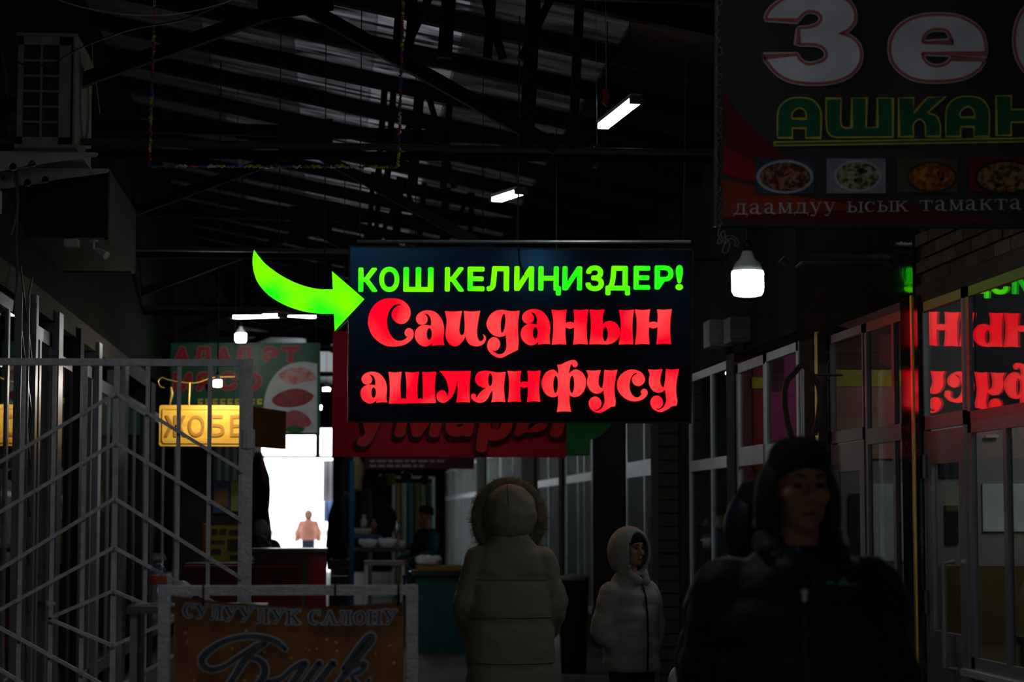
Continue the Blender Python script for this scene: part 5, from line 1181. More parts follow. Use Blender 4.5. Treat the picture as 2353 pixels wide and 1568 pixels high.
boxpart('backing', (P3(478, 1296, 22).x, 22.02, 0), (P3(558, 1208, 22).x, 22.06, P3(500, 1208, 22).z), mat('stall_board', (0.02, 0.02, 0.018), 0.6), yp)
p = P3(472, 1260, 22.0); tag(obj('orange_tube', MB().lathe((p.x, 21.9, 0.0), [(0.03, 0), (0.03, .9), (0.03, 1.42), (0.02, 1.44)], 12), mat('orange_roll', (0.35, 0.12, 0.03), 0.5)), 'upright orange roll beside the yellow poster', 'roll')
# hanging clothes left of the doorway
random.seed(21)
HC = [mat('hung_cloth_%d' % i, c, 0.8, var=0.4, scale=5) for i, c in enumerate(((0.012, 0.012, 0.014), (0.02, 0.018, 0.02), (0.10, 0.02, 0.04), (0.012, 0.02, 0.05), (0.09, 0.085, 0.11), (0.32, 0.24, 0.13), (0.02, 0.09, 0.14)))]
def garment(label, px, py0, py1, wpx, Y, m, group='garments hanging along the passage'):
    top = P3(px, py0, Y); bot = P3(px, py1, Y); w_ = wpx * Y / F / 2; h = top.z - bot.z
    t = thing('hanging_garment', label, 'garment', (top.x, Y, bot.z), group)
    mb = MB(); rg = []
    for k in range(9):
        u = k / 8; s = w_ * (0.45 + 0.55 * min(1, u * 4)) * (1 + .12 * math.sin(u * 7 + px)); rg.append((top.x + .02 * math.sin(u * 5 + px), Y, top.z - h * u, s, 0.07 + .03 * math.sin(u * 6)))
    obj('cloth', mb.loft(rg, 18), m, t, True)
    obj('hanger_hook', MB().tube([(top.x, Y, top.z - .02), (top.x, Y, roof_z(top.x))], 0.004, 6), MATS['thin_wire'], t)
    return t
for a_ in (('black coat hanging left of the bright doorway', 596, 1040, 1270, 44, 40.0, HC[0]), ('dark maroon cloth hanging left of the bright doorway', 600, 1052, 1180, 26, 38.0, HC[2]), ('grey-black coat hanging lower left of the bright doorway', 606, 1110, 1262, 34, 36.0, HC[1]),
           ('navy jacket hanging right of the bright doorway', 800, 1040, 1180, 34, 42.0, HC[3]), ('grey violet scarf hanging right of the bright doorway', 797, 1130, 1215, 22, 38.0, HC[4]), ('tan scarf hanging right of the bright doorway', 822, 1045, 1128, 24, 41.0, HC[5]), ('black long coat hanging right of the bright doorway', 775, 1150, 1310, 46, 37.0, HC[0]), ('black jacket hanging above the sack stall', 838, 1120, 1240, 44, 43.0, HC[1]), ('small black bag shape hanging over the sacks, left one', 868, 1150, 1215, 22, 33.0, HC[0]), ('small black bag shape hanging over the sacks, right one', 897, 1160, 1222, 24, 33.5, HC[1])):
    garment(*a_)
for k, (za, zb_) in enumerate(((0.0, .46), (.46, .92))):  # crates added to cover a patch of daylit floor
    x0, x1 = P3(756, 1300, 30).x + .02 * k, P3(803, 1300, 30).x
    cr = thing('market_crate', ['black slatted crate on the floor under the hanging black coat', 'black slatted crate stacked on another under the hanging black coat'][k], 'crate', ((x0 + x1) / 2, 30.2, za), 'black crates')
    for j in range(4): z0 = za + .01 + j * .112; boxpart('slat', (x0, 30.0, z0), (x1, 30.02, z0 + .098), BLACKP, cr); boxpart('slat', (x0, 30.4, z0), (x1, 30.42, z0 + .098), BLACKP, cr)
    boxpart('side', (x0, 30.02, za), (x0 + .02, 30.4, zb_), BLACKP, cr); boxpart('side', (x1 - .02, 30.02, za), (x1, 30.4, zb_), BLACKP, cr); boxpart('bottom', (x0 + .02, 30.02, za), (x1 - .02, 30.4, za + .02), BLACKP, cr)
# pale tarpaulins catching daylight beside the doorway
for lab, xa, xb, ya, yb, c in (('pinkish grey tarpaulin edge beside the bright doorway', 745, 790, 1058, 1152, (0.34, 0.31, 0.32)), ('pale blue tarpaulin edge beside the bright doorway', 746, 780, 1152, 1200, (0.12, 0.2, 0.4))):
    YT = Y_END + (2.5 if ya < 1100 else 3.2); p, q = P3(xa, yb, YT), P3(xb, ya, YT)
    t = thing('tarpaulin', lab, 'tarpaulin', ((p.x + q.x) / 2, YT, 0), 'tarpaulins by the doorway')
    mb = MB(); rg = []
    for k in range(7): u = k / 6; mb.tube([(p.x + (q.x - p.x) * u, YT + .03 * (k % 2), p.z), (p.x + (q.x - p.x) * u, YT + .03 * (k % 2), q.z)], (q.x - p.x) / 11, 8)
    obj('cloth', mb, mat('tarp_%d' % xb, c, 0.7), t, True)
    obj('pole', MB().tube([(q.x + .04, YT, 0), (q.x + .04, YT, q.z + .1)], 0.03, 8), BLACKP, t)
# heap of bags at the foot of the clothes
for k, (px, py, r) in enumerate(((598, 1225, 22), (626, 1262, 20), (598, 1258, 24))):
    p = P3(px, py, 33 - .4 * k + .4 * (k == 1)); p.z = P3(605, 1285, 33).z + (r * 1.1 * 34 / F) * (1 if k else 2.6); tag(obj('goods_bag', MB().ell(p, (r * 34 / F, .15, r * 1.1 * 34 / F), 14, 9), mat('bag_%d' % k, ((0.25, 0.26, 0.22), (0.05, 0.05, 0.05), (0.03, 0.035, 0.03))[k], 0.5, bump=0.6, bscale=20), None, True), ['pale knotted bag on the heap left of the doorway', 'dark bag at the right of the heap by the doorway', 'black bag at the bottom of the heap by the doorway'][k], 'bag', 'bags heaped by the doorway')
hp = thing('goods_stand', 'low dark stand under the heap of bags left of the doorway', 'stand', (P3(605, 1280, 33).x, 33, 0))
boxpart('top', (P3(580, 1280, 33).x, 31.6, P3(605, 1285, 33).z - .05), (P3(640, 1280, 33).x, 34.4, P3(605, 1285, 33).z), BLACKP, hp)
for x in (P3(584, 1280, 33).x, P3(636, 1280, 33).x):
    for y in (31.7, 34.3): boxpart('leg', (x - .03, y - .03, 0), (x + .03, y + .03, P3(605, 1285, 33).z - .05), BLACKP, hp)
# sack stall on the right of the passage
KY = 31.0
BLUE = mat('blue_post', (0.015, 0.12, 0.24), 0.5)
sx0, sx1 = P3(803, 1200, KY).x, P3(935, 1200, KY).x
z_t = P3(850, 1262, KY).z
stl = thing('sack_stall', 'stall table with a blue post and pale sacks right of the doorway', 'stall', ((sx0 + sx1) / 2, KY, 0))
boxpart('table_top', (sx0, KY, z_t - .04), (sx1, KY + 1.2, z_t), mat('stall_wood', (0.10, 0.09, 0.075), 0.6), stl)
boxpart('post', (sx0, KY - .03, 0), (sx0 + .07, KY + .04, P3(810, 1060, KY).z), BLUE, stl)
boxpart('shelf_edge', (sx0, KY + .3, P3(850, 1232, KY).z - .04), (P3(880, 1232, KY).x, KY + 1.2, P3(850, 1232, KY).z), BLUE, stl)
for x in (sx1 - .03, sx0 + .3):
    for y in (KY + .05, KY + 1.15): boxpart('leg', (x - .025, y - .025, 0), (x + .025, y + .025, z_t - .04), PVCG, stl)
boxpart('shelf_leg', (P3(876, 1232, KY).x, KY + .5, z_t), (P3(880, 1232, KY).x, KY + .55, P3(850, 1232, KY).z - .04), BLUE, stl)
SACK = mat('pale_sack', (0.42, 0.42, 0.38), 0.5, bump=0.6, bscale=14)
SACKW = mat('white_bag', (0.6, 0.62, 0.62), 0.3, bump=0.6, bscale=16)
random.seed(4)
def sack(label, px, py, wpx, hpx, Y, m, group='sacks of goods on the stalls', rest=None):
    p = P3(px, py, Y); mb = MB(); rx, rz = wpx * Y / F / 2, hpx * Y / F / 2
    mb.ell((0, 0, 0), (1, 1, 1), 32, 20)
    def fold(v):      # a slumped bag: square shoulders, flat base, creased and gathered towards one end
        q = Vector((math.copysign(abs(v.x) ** .6, v.x), math.copysign(abs(v.y) ** .6, v.y), math.copysign(abs(v.z) ** .7, v.z)))
        z = max(q.z, -.75); z += (.35 * mnoise.noise(q * 2.2 + p) + .22 * mnoise.noise(q * 5 + p)) * (1 if z > -.5 else .1)
        return Vector((q.x * rx * (1 + .10 * mnoise.noise(q * 3 + p)), q.y * (rx * .55 + .05), (z + .25 * abs(q.x) ** 3) * rz))
    mb.v = [fold(v) for v in mb.v]
    mb.v = [v + p for v in mb.v]
    if rest is not None: dz = rest + .002 - min(v.z for v in mb.v); mb.v = [v + Vector((0, 0, dz)) for v in mb.v]
    return tag(obj('goods_sack', mb, m, None, True), label, 'sack', group)
sack('cream sack on the blue shelf of the sack stall', 830, 1222, 48, 18, KY + .7, SACK, rest=P3(850, 1232, KY).z)
sack('white sack lying at the left of the stall table', 845, 1252, 44, 24, KY + .12, SACKW, rest=z_t); sack('white sack lying in the middle of the stall table', 890, 1252, 44, 26, KY + .2, SACKW, rest=z_t); sack('small grey sack at the right end of the stall table', 924, 1252, 18, 20, KY + .2, SACK, rest=z_t)
for k, (px, py, Y_, lab) in enumerate(((836, 1199, KY + .9, 'pale small jar standing by the cream sack'), (858, 1208, KY + 1.0, 'brown small jar beside the pale jar on the stall'), (912, 1214, KY + .5, 'shiny steel pot lid on the stall'))):
    p = P3(px, py, Y_); tag(obj('stall_jar', MB().lathe(p, [(0.04, -.08), (0.05, -.07), (0.05, .02), (0.025, .05), (0.03, .09), (0.02, .1)], 14), (CREAM, mat('brown_jar', (0.25, 0.12, 0.06), 0.3), mat('steel_lid', (0.7, 0.7, 0.72), 0.2, 0.9))[k], None, True), lab, 'jar', 'jars on the sack stall')
# front trestle and teal counter
QY = 26.0
tr_ = thing('trestle', 'grey tube trestle table in front of the sack stall', 'table', (P3(885, 1300, QY).x, QY, 0))
p, q = P3(838, 1296, QY), P3(930, 1290, QY)
boxpart('table_top', (p.x, QY, p.z - .02), (q.x, QY + .6, q.z), mat('trestle_top', (0.3, 0.29, 0.27), 0.4), tr_)
for x in (p.x + .02, q.x - .02):
    for y in (QY + .03, QY + .57): boxpart('leg', (x - .018, y - .018, 0), (x + .018, y + .018, p.z - .02), PVC, tr_)
CY = 24.0
tc_ = thing('teal_counter', 'teal box counter with a wooden tray top beside the woman in beige', 'counter', (P3(1010, 1300, CY).x, CY, 0))
p, q = P3(958, 1310, CY), P3(1078, 1310, CY)
boxpart('body', (p.x, CY, 0.0), (q.x, CY + .6, p.z - .06), mat('teal_paint', (0.03, 0.13, 0.13), 0.5, var=0.3), tc_)
boxpart('rim', (p.x - .04, CY - .04, p.z - .06), (q.x + .04, CY + .64, p.z - .01), mat('teal_rim', (0.05, 0.055, 0.05), 0.4), tc_)
boxpart('tray', (p.x, CY, p.z - .01), (q.x, CY + .5, p.z + .04), mat('tray_wood', (0.32, 0.18, 0.05), 0.5), tc_)
sack('white plastic bag lying on the left end of the teal counter', 985, 1296, 60, 24, CY + .25, SACKW, rest=p.z + .04)
pt = P3(950, 1320, CY + .2)
tag(obj('steel_bowl', MB().lathe(P3(946, 1322, QY - .4), [(0.03, 0), (0.07, .02), (0.09, .05), (0.085, .05)], 16), MATS['steel_lid'], None, True), 'shiny steel bowl at the corner of the teal counter', 'bowl')
bs = thing('bowl_stool', 'dark stool carrying the shiny steel bowl', 'stool', (P3(946, 1322, QY - .4).x, QY - .4, 0))
bp3 = P3(946, 1322, QY - .4); boxpart('seat', (bp3.x - .11, QY - .52, bp3.z - .035), (bp3.x + .11, QY - .28, bp3.z), BLACKP, bs)
for sx in (-.09, .09):
    for sy in (-.5, -.3): boxpart('leg', (bp3.x + sx - .012, QY + sy - .012, 0), (bp3.x + sx + .012, QY + sy + .012, bp3.z - .035), BLACKP, bs)
# dark red paper balls, yellow tag and a banner under the red board
DB = 30.0
a, b = P3(838, 1078, DB), P3(1090, 1052, DB)
db = thing('strip_banner', 'narrow dark banner with rows of pale small print under the red board', 'banner', ((a.x + b.x) / 2, DB, a.z))
boxpart('sheet', (a.x, DB, a.z), (b.x, DB + .03, b.z), mat('strip_maroon', (0.08, 0.02, 0.03), 0.5), db)
random.seed(8)
for rw, (y, n) in enumerate(((1060, 9), (1071, 7))):
    x = 850
    for k in range(n):
        wv_ = random.uniform(8, 22); p, q = P3(x, y + 2.5, DB), P3(x + wv_, y - 2.5, DB); boxpart('print_block', (p.x, DB - .006, p.z), (q.x, DB, q.z), mat('print_dusty', (0.3, 0.26, 0.27), 0.5), db); x += wv_ + 5
for x in (a.x + .1, b.x - .1): obj('hanger_wire', MB().tube([(x, DB + .015, b.z), (x, DB + .015, roof_z(x))], 0.005, 5), MATS['thin_wire'], db)
for k, (px, py, r) in enumerate(((880, 1102, 12), (934, 1094, 13), (976, 1103, 12))):
    p = P3(px, py, 34); t = thing('paper_ball', ['dark red hanging ball beside the yellow tag, left one', 'dark red hanging ball in the middle, right of the yellow tag', 'dark red hanging ball farthest right over the stalls'][k], 'ornament', p, 'dark red hanging balls')
    obj('ball', MB().ell(p, r * 34 / F, 16, 10), mat('maroon_ball', (0.09, 0.01, 0.015), 0.4), t, True); obj('string', MB().tube([p, (p.x, p.y, roof_z(p.x) - .05)], 0.004, 5), MATS['thin_wire'], t)
p = P3(897, 1102, 34.2); yt = thing('yellow_tag', 'square yellow tag hanging between dark red balls', 'tag', p)
obj('card', MB().box(p, (.17, .02, .19)), mat('tag_yellow', (0.35, 0.34, 0.03), 0.5), yt); obj('string', MB().tube([p, (p.x, p.y, roof_z(p.x))], 0.004, 5), MATS['thin_wire'], yt)
# pale frame rack behind the stalls
fr_ = thing('pale_rack', 'pale upright display rack with coloured rolls behind the stall seller', 'rack', (P3(945, 1290, 39).x, 39, 0))
for px in (905, 997): boxpart('upright', (P3(px - 3, 1100, 39).x, 39, 0), (P3(px + 3, 1100, 39).x, 39.06, P3(940, 1096, 39).z), MATS['green_white_pvc'], fr_)
boxpart('crossbar', (P3(905, 1100, 39).x, 39, P3(940, 1100, 39).z), (P3(997, 1100, 39).x, 39.06, P3(940, 1095, 39).z), MATS['green_white_pvc'], fr_)
for k, c in enumerate(((0.3, 0.2, 0.1), (0.3, 0.34, 0.3), (0.06, 0.14, 0.2), (0.16, 0.12, 0.03), (0.2, 0.26, 0.2), (0.1, 0.13, 0.1))):
    x = P3(913 + k * 15, 1200, 39.1).x; obj('fabric_roll', MB().lathe((x, 39.12, 0.02), [(0.045, 0), (0.05, .02), (0.05, 2.05), (0.04, 2.08)], 12), mat('roll_%d' % k, c, 0.6), fr_, True)
# small things by the child
bz_ = thing('waste_bin', 'dark bin with a grey lid by the pale shop front behind the woman', 'bin', (P3(1318, 1400, 21).x, 21, 0))
zz = P3(1318, 1322, 21).z
obj('body', MB().lathe((bz_.location.x, 21, 0), [(0.12, 0), (0.15, zz - .06), (0.15, zz - .05)], 18), BLACKP, bz_, True)
obj('lid', MB().lathe((bz_.location.x, 21, 0), [(0.16, zz - .05), (0.16, zz - .02), (0.1, zz), (0.03, zz + .01)], 18), mat('grey_lid', (0.2, 0.2, 0.2), 0.4), bz_, True)

# ================================================================== people (built facing -y at the origin, then turned and set down)
SKIN = mat('skin', (0.42, 0.21, 0.12), 0.55, var=0.12, scale=10)
HAIR = mat('dark_hair', (0.012, 0.01, 0.009), 0.5); EYE = mat('dark_eye', (0.02, 0.014, 0.012), 0.2); LIP = mat('lip', (0.20, 0.08, 0.06), 0.5)
def hand_into(mb, w, d, side, s):
    """palm, four unequal curled fingers and a thumb from wrist w along d"""
    w = Vector(w); d = Vector(d).normalized(); inn = Vector((-side, 0, 0)); inn = (inn - d * inn.dot(d)).normalized(); fwd = d.cross(inn).normalized() * (1 if side < 0 else -1)
    if fwd.y > 0: fwd = -fwd
    pc = w + d * .045 * s
    mb.chain([w, pc + fwd * .012 * s, pc + d * .035 * s], [.026 * s, .03 * s, .026 * s], 8); mb.chain([pc - fwd * .018 * s, pc - fwd * .018 * s + d * .035 * s], [.024 * s, .022 * s], 8)
    for k, (o, L) in enumerate(((.03, .07), (.01, .08), (-.01, .074), (-.03, .058))):
        b0 = pc + fwd * o * s + d * .05 * s; m0 = b0 + d * L * .5 * s + inn * .008 * s; e0 = m0 + (d * .7 + inn * .7).normalized() * L * .5 * s
        mb.chain([b0, m0, e0], [.0095 * s, .009 * s, .0075 * s], 7)
    t0 = pc + fwd * .03 * s; t1 = t0 + (fwd * .7 + d * .6 + inn * .3).normalized() * .035 * s; mb.chain([t0, t1, t1 + (d + inn * .4).normalized() * .028 * s], [.013 * s, .011 * s, .009 * s], 7)
def head_into(mb, c, s, yaw=0.0):
    R = Matrix.Rotation(yaw, 3, 'Z'); c = Vector(c)
    def e(x, y, z, r): mb.ell(c + R @ Vector((x, y, z)) * s, tuple(q * s for q in r) if isinstance(r, tuple) else r * s, 14, 10, R)
    def ch(ps, rs): mb.chain([c + R @ Vector(p) * s for p in ps], [r * s for r in rs], 9)
    e(0, .01, .03, (.076, .096, .098)); e(0, -.02, -.045, (.064, .072, .075)); e(0, -.045, -.085, (.042, .042, .035)); e(0, -.066, -.10, (.022, .02, .018))
    e(0, -.03, .05, (.066, .062, .05))
    ch([(0, -.084, .015), (0, -.1, -.012), (0, -.112, -.03)], [.010, .012, .0145]); e(.012, -.096, -.034, .010); e(-.012, -.096, -.034, .010)
    for sx in (-1, 1):
        e(sx * .042, -.055, -.02, (.028, .028, .026)); ch([(sx * .012, -.085, .028), (sx * .045, -.075, .03)], [.011, .010])
        e(sx * .078, .015, -.005, (.012, .022, .032))
    ch([(-.02, -.083, -.064), (0, -.092, -.061), (.02, -.083, -.064)], [.006, .008, .006]); ch([(-.018, -.082, -.074), (0, -.09, -.076), (.018, -.082, -.074)], [.006, .0085, .006])
def face_parts(par, c, s, yaw, M):
    R = Matrix.Rotation(yaw, 3, 'Z'); c = Vector(c)
    def W(p): return M @ (c + R @ Vector(p) * s)
    Rw = M.to_3x3() @ R
    for sx in (-1, 1):
        obj('eye', MB().ell(W((sx * .031, -.079, .006)), (.014 * s, .009 * s, .006 * s), 12, 8, Rw), EYE, par, True)
        obj('eyebrow', MB().tube([W((sx * .014, -.095, .029)), W((sx * .032, -.09, .036)), W((sx * .05, -.076, .03))], [.004 * s, .005 * s, .002 * s], 6), HAIR, par, True)
    obj('lips', MB().tube([W((-.021, -.087, -.069)), W((0, -.098, -.068)), W((.021, -.087, -.069))], [.003 * s, .007 * s, .003 * s], 8), LIP, par, True)
def puffs(z0, z1, n, f, amp=.014, per=6):
    """loft rings with n puffed bands; f(u) gives (cx, cy, rx, ry)"""
    out = []
    for k in range(n * per + 1):
        u = k / (n * per); b = abs(math.sin(PI * u * n)) ** .6 * amp; cx, cy, rx, ry = f(u); out.append((cx, cy, z0 + (z1 - z0) * u, rx + b, ry + b))
    return out
def lerp_rings(tab, z):
    for i in range(len(tab) - 1):
        if tab[i][0] <= z <= tab[i + 1][0]:
            t = (z - tab[i][0]) / (tab[i + 1][0] - tab[i][0]); return tuple(a + (b - a) * t for a, b in zip(tab[i][1:], tab[i + 1][1:]))
    return tab[-1][1:] if z > tab[-1][0] else tab[0][1:]
def hood_mb(c, r, open_c, open_r, thick, n=72, m=48):
    """hollow hood: an ellipsoid shell with an opening around direction open_c"""
    c = Vector(c); oc = Vector(open_c).normalized(); vs = []; fs = []; idx = {}
    for layer in (0, 1):
        k_ = 1 - layer * thick
        for i in range(m + 1):
            t = PI * i / m
            for k in range(n):
                a = 2 * PI * k / n; d = Vector((math.sin(t) * math.cos(a), math.sin(t) * math.sin(a), math.cos(t)))
                vs.append(c + Vector((d.x * r[0], d.y * r[1], d.z * r[2])) * k_)
    def inside(i, k):
        t = PI * (i + .5) / m; a = 2 * PI * (k + .5) / n; d = Vector((math.sin(t) * math.cos(a), math.sin(t) * math.sin(a), math.cos(t)))
        dx = d - oc * d.dot(oc); return d.dot(oc) > 0 and (dx.x / open_r[0]) ** 2 + (dx.y / open_r[0]) ** 2 + (dx.z / open_r[1]) ** 2 < 1
    N = (m + 1) * n
    for i in range(m):
        for k in range(n):
            if inside(i, k): continue
            k1 = (k + 1) % n; fs.append((i * n + k, (i + 1) * n + k, (i + 1) * n + k1, i * n + k1)); fs.append((N + i * n + k, N + i * n + k1, N + (i + 1) * n + k1, N + (i + 1) * n + k))
            for (ii, kk, e) in ((i - 1, k, ((i, k), (i, k1))), (i + 1, k, ((i + 1, k), (i + 1, k1))), (i, (k - 1) % n, ((i, k), (i + 1, k))), (i, k1, ((i, k1), (i + 1, k1)))):
                if 0 <= ii < m and inside(ii, kk):
                    (a1, b1), (a2, b2) = e; fs.append((a1 * n + b1, a2 * n + b2, N + a2 * n + b2, N + a1 * n + b1))
    return MB().add(vs, fs)
def person(label, px, Y, rot, H, jm, tm, prof, sleeves, hem, head_yaw=0.0, arms=None, face=True, nb=4, neck_z=None, voxel=.012, group=None, floor_z=0.0, skin=SKIN):
    """prof: jacket table (z, cx, cy, rx, ry) for H = 1.7; arms: ((shoulder, elbow, wrist) right, left)"""
    s = H / 1.7; x = at_y(px, 1300, Y).x; M = Matrix.Translation((x, Y, floor_z)) @ Matrix.Rotation(rot, 4, 'Z')
    t = thing('person', label, 'person', (x, Y, floor_z), group)
    S = lambda p: Vector(p) * s
    hc = S((0, 0.0, 1.585))
    b = MB()
    head_into(b, hc, s, head_yaw)
    b.chain([S((0, .015, 1.36)), S((0, .01, 1.5))], [.058 * s, .054 * s], 12)
    b.loft([(0, 0.02 * s, z * s, rx * s, ry * s) for z, rx, ry in ((.82, .14, .1), (.95, .15, .11), (1.1, .14, .1), (1.25, .16, .11), (1.36, .14, .09), (1.4, .07, .06))], 16)
    for sx in (-1, 1):
        b.chain([S((sx * .085, .01, .88)), S((sx * .1, -.01, .48)), S((sx * .1, .015, .09)), S((sx * .1, -.11, .045))], [.085 * s, .058 * s, .042 * s, .035 * s], 10)
    for (sh_, el, wr), sd in zip(arms, (-1, 1)):
        b.chain([S(sh_), S(el), S(wr)], [.05 * s, .04 * s, .028 * s], 8); hand_into(b, S(wr), S(wr) - S(el), sd, s)
    b.xform(M); body = fused('body', b, .0065 * max(s, .8), skin, t, 3)
    if face: face_parts(t, hc, s, head_yaw, M)
    tr = MB()
    for sx in (-1, 1): tr.chain([S((sx * .085, .01, .92)), S((sx * .1, -.015, .5)), S((sx * .1, .01, .11))], [.115 * s, .088 * s, .075 * s], 12)
    tr.loft([(0, .01 * s, z * s, .17 * s, .13 * s) for z in (.84, .9, 1.0)], 16); tr.xform(M); fused('trousers', tr, .015, tm, t, 4)
    for sx in (-1, 1):
        so = MB(); so.chain([S((sx * .1, .04, .06)), S((sx * .1, -.05, .06)), S((sx * .1, -.15, .045))], [.058 * s, .056 * s, .046 * s], 10); so.v = [Vector((v.x, v.y, max(v.z, 0.0))) for v in so.v]
        obj('shoe', so.xform(M), BLACKP, t, True)
    j = MB(); top = prof[-1][0]
    f = lambda u: tuple(q * s for q in lerp_rings(prof, hem + (top - hem) * u))
    j.loft(puffs(hem * s, top * s, nb, f, .013 * s), 28, 2.3)
    for (sh_, el, wr) in arms:
        sh_, el, wr = S(sh_), S(el), S(wr); n = 9; ps = []; rs = []
        for k in range(n + 1):
            u = k / n; p = sh_.lerp(el, u * 2) if u < .5 else el.lerp(wr, u * 2 - 1); ps.append(p); rs.append((sleeves[0] + (sleeves[1] - sleeves[0]) * u) * s * (1 + .05 * math.sin(u * 6 * PI)))
        j.chain(ps, rs, 14)
    j.xform(M); jk = fused('jacket', j, voxel, jm, t, 3)
    ns = [v.normal.copy() for v in jk.data.vertices]
    for v, n_ in zip(jk.data.vertices, ns):     # cloth folds
        q = Vector((v.co.x * 7 + v.co.z * 4, v.co.y * 7, v.co.z * 13 + px)); v.co += n_ * (mnoise.noise(q) * .008 + mnoise.noise(q * 2.3) * .004) * s
    return t, M, s, hc, jk
GRNJ = mat('black_green_puffer', (0.010, 0.014, 0.011), 0.6, var=0.3, scale=6, bump=0.3, bscale=9)
BLKT = mat('black_trousers', (0.012, 0.012, 0.013), 0.7)
ARMS = (((-.19, .02, 1.3), (-.245, .04, 1.05), (-.235, -.07, .82)), ((.19, .02, 1.3), (.245, .04, 1.05), (.235, -.07, .82)))

# ---- man in the foreground
man, M, s, hc, jk = person('man in a black beanie and dark hooded puffer jacket walking towards the camera', 1840, 5.8, 0.0, 1.69, GRNJ, BLKT,
    [(.74, 0, 0, .23, .17), (1.0, 0, 0, .25, .19), (1.2, 0, 0, .25, .19), (1.3, 0, .01, .225, .165), (1.37, 0, .015, .165, .14), (1.43, 0, .015, .10, .11)], (.105, .075), .74, 0.10, ARMS, nb=5, voxel=.011)
hw = M @ hc
def mb_beanie(hc, s, M, yaw):
    mb = MB(); R = Matrix.Rotation(yaw, 3, 'Z'); rg = []; n = 32
    vs = []; fs = []
    prof = [(.083, .102, .035), (.0855, .105, .05), (.085, .104, .075), (.078, .096, .105), (.062, .078, .128), (.036, .046, .14), (.008, .01, .143)]
    for (rx, ry, z) in prof:
        for k in range(n):
            a = 2 * PI * k / n; dz = -.02 * max(0, math.sin(a)) - .022 * abs(math.cos(a)) ** 2 + .02 * max(0, -math.sin(a)) if z < .06 else 0
            vs.append(M @ (hc + R @ Vector((rx * math.cos(a), .008 + ry * math.sin(a), z + dz)) * s))
    for i in range(len(prof) - 1):
        for k in range(n): fs.append((i * n + k, i * n + (k + 1) % n, (i + 1) * n + (k + 1) % n, (i + 1) * n + k))
    fs += [tuple(range(n))[::-1], tuple((len(prof) - 1) * n + k for k in range(n))]
    return mb.add(vs, fs)
obj('beanie', mb_beanie(hc, s, M, 0.1), mat('black_knit', (0.010, 0.011, 0.010), 0.9, bump=0.4, bscale=120), man, True)
h = hood_mb(hc + Vector((0, .035, -.04)), (.118, .125, .165), (0, -1, .02), (.72, .93), .14)
h.v = [Vector((v.x * (1.0 + max(0, (hc.z - .05 - v.z)) * 1.0), v.y, v.z)) for v in h.v]
obj('hood', h.xform(M), GRNJ, man, True)
# collar, zip, chest mark
cz = 1.405 * s
for sx in (-1, 1):
    obj('collar_flap', MB().chain([M @ Vector((sx * .10 * 1, .0, 1.44 * s)), M @ Vector((sx * .075, -.085, 1.385 * s)), M @ Vector((sx * .022, -.13, 1.32 * s))], [.035, .04, .035], 12), GRNJ, man, True)
def on_front(px, py, off=0.0): return at_y(px, py, 5.8 - .205 - off)
obj('zip_line', MB().tube([on_front(1836, 1268, -.06), on_front(1842, 1330, -.015), on_front(1848, 1420, .012), on_front(1850, 1620, .012)], 0.004, 6), BLACKP, man)
STE = mat('zip_steel', (0.25, 0.28, 0.27), 0.4, 0.6)
obj('zip_pull', MB().box(on_front(1848, 1372, .02), (.011, .004, .026)).box(on_front(1848, 1360, .022), (.016, .006, .01)), STE, man)
obj('zip_pull', MB().lathe(on_front(1834, 1264, -.03), [(0.004, -.006), (0.006, 0), (0.004, .006)], 10), STE, man)
TL = mat('teal_embroidery', (0.10, 0.32, 0.30), 0.5)
lg = MB(); q = [on_front(x, y, .012) for x, y in ((1924, 1343), (1938, 1326), (1952, 1343))]
lg.prism([(p.x, p.z) for p in q], q[0].y, .003)
for x0, x1 in ((1898, 1915), (1926, 1934), (1936, 1945), (1948, 1957), (1959, 1967)): p0, p1 = on_front(x0, 1345 - (3 if x0 < 1910 else -1), .012), on_front(x1, 1340 - (3 if x0 < 1910 else -1), .012); lg.box2((p0.x, p0.y - .003, p0.z), (p1.x, p0.y, p1.z))
obj('chest_logo', lg, TL, man)['label'] = 'small teal chest logo'

# ---- person half hidden behind him
NAV = mat('navy_puffer', (0.012, 0.016, 0.028), 0.5, var=0.3)
p2, M2, s2, hc2, _ = person('person in a navy coat mostly hidden behind the man in the beanie', 1752, 7.2, 0.3, 1.6, NAV, BLKT,
    [(.74, 0, 0, .2, .15), (1.1, 0, 0, .21, .16), (1.3, 0, .01, .2, .15), (1.38, 0, .01, .14, .12), (1.45, 0, .01, .09, .1)], (.095, .07), .74, 0, ARMS, nb=5, voxel=.013)
obj('hood', hood_mb(hc2 + Vector((0, .03, -.04)), (.115, .12, .155), (0, -1, .05), (.7, .9), .14).xform(M2), NAV, p2, True)
obj('beanie', mb_beanie(hc2, s2, M2, 0), MATS['black_knit'], p2, True)

# ---- woman in the beige parka, from behind
BEI = mat('beige_parka', (0.25, 0.205, 0.135), 0.55, var=0.2, scale=5, bump=0.35, bscale=7)
WA = (((-.185, .02, 1.27), (-.265, .03, 1.0), (-.235, -.14, .86)), ((.185, .02, 1.27), (.265, .03, 1.0), (.235, -.14, .86)))
wo, M3, s3, hc3, jk3 = person('woman in a long beige parka with a fur-edged hood seen from behind', 1172, 12.7, PI, 1.66, BEI, BLKT,
    [(.38, 0, 0, .25, .2), (.7, 0, 0, .255, .2), (1.0, 0, 0, .25, .19), (1.2, 0, 0, .235, .175), (1.32, 0, .01, .19, .15), (1.4, 0, .01, .12, .12), (1.44, 0, .01, .1, .11)], (.095, .075), .385, 0, WA, face=True, nb=4)
h = hood_mb(hc3 + Vector((0, .03, -.03)), (.145, .15, .17), (0, -1, 0.0), (.8, .92), .1)
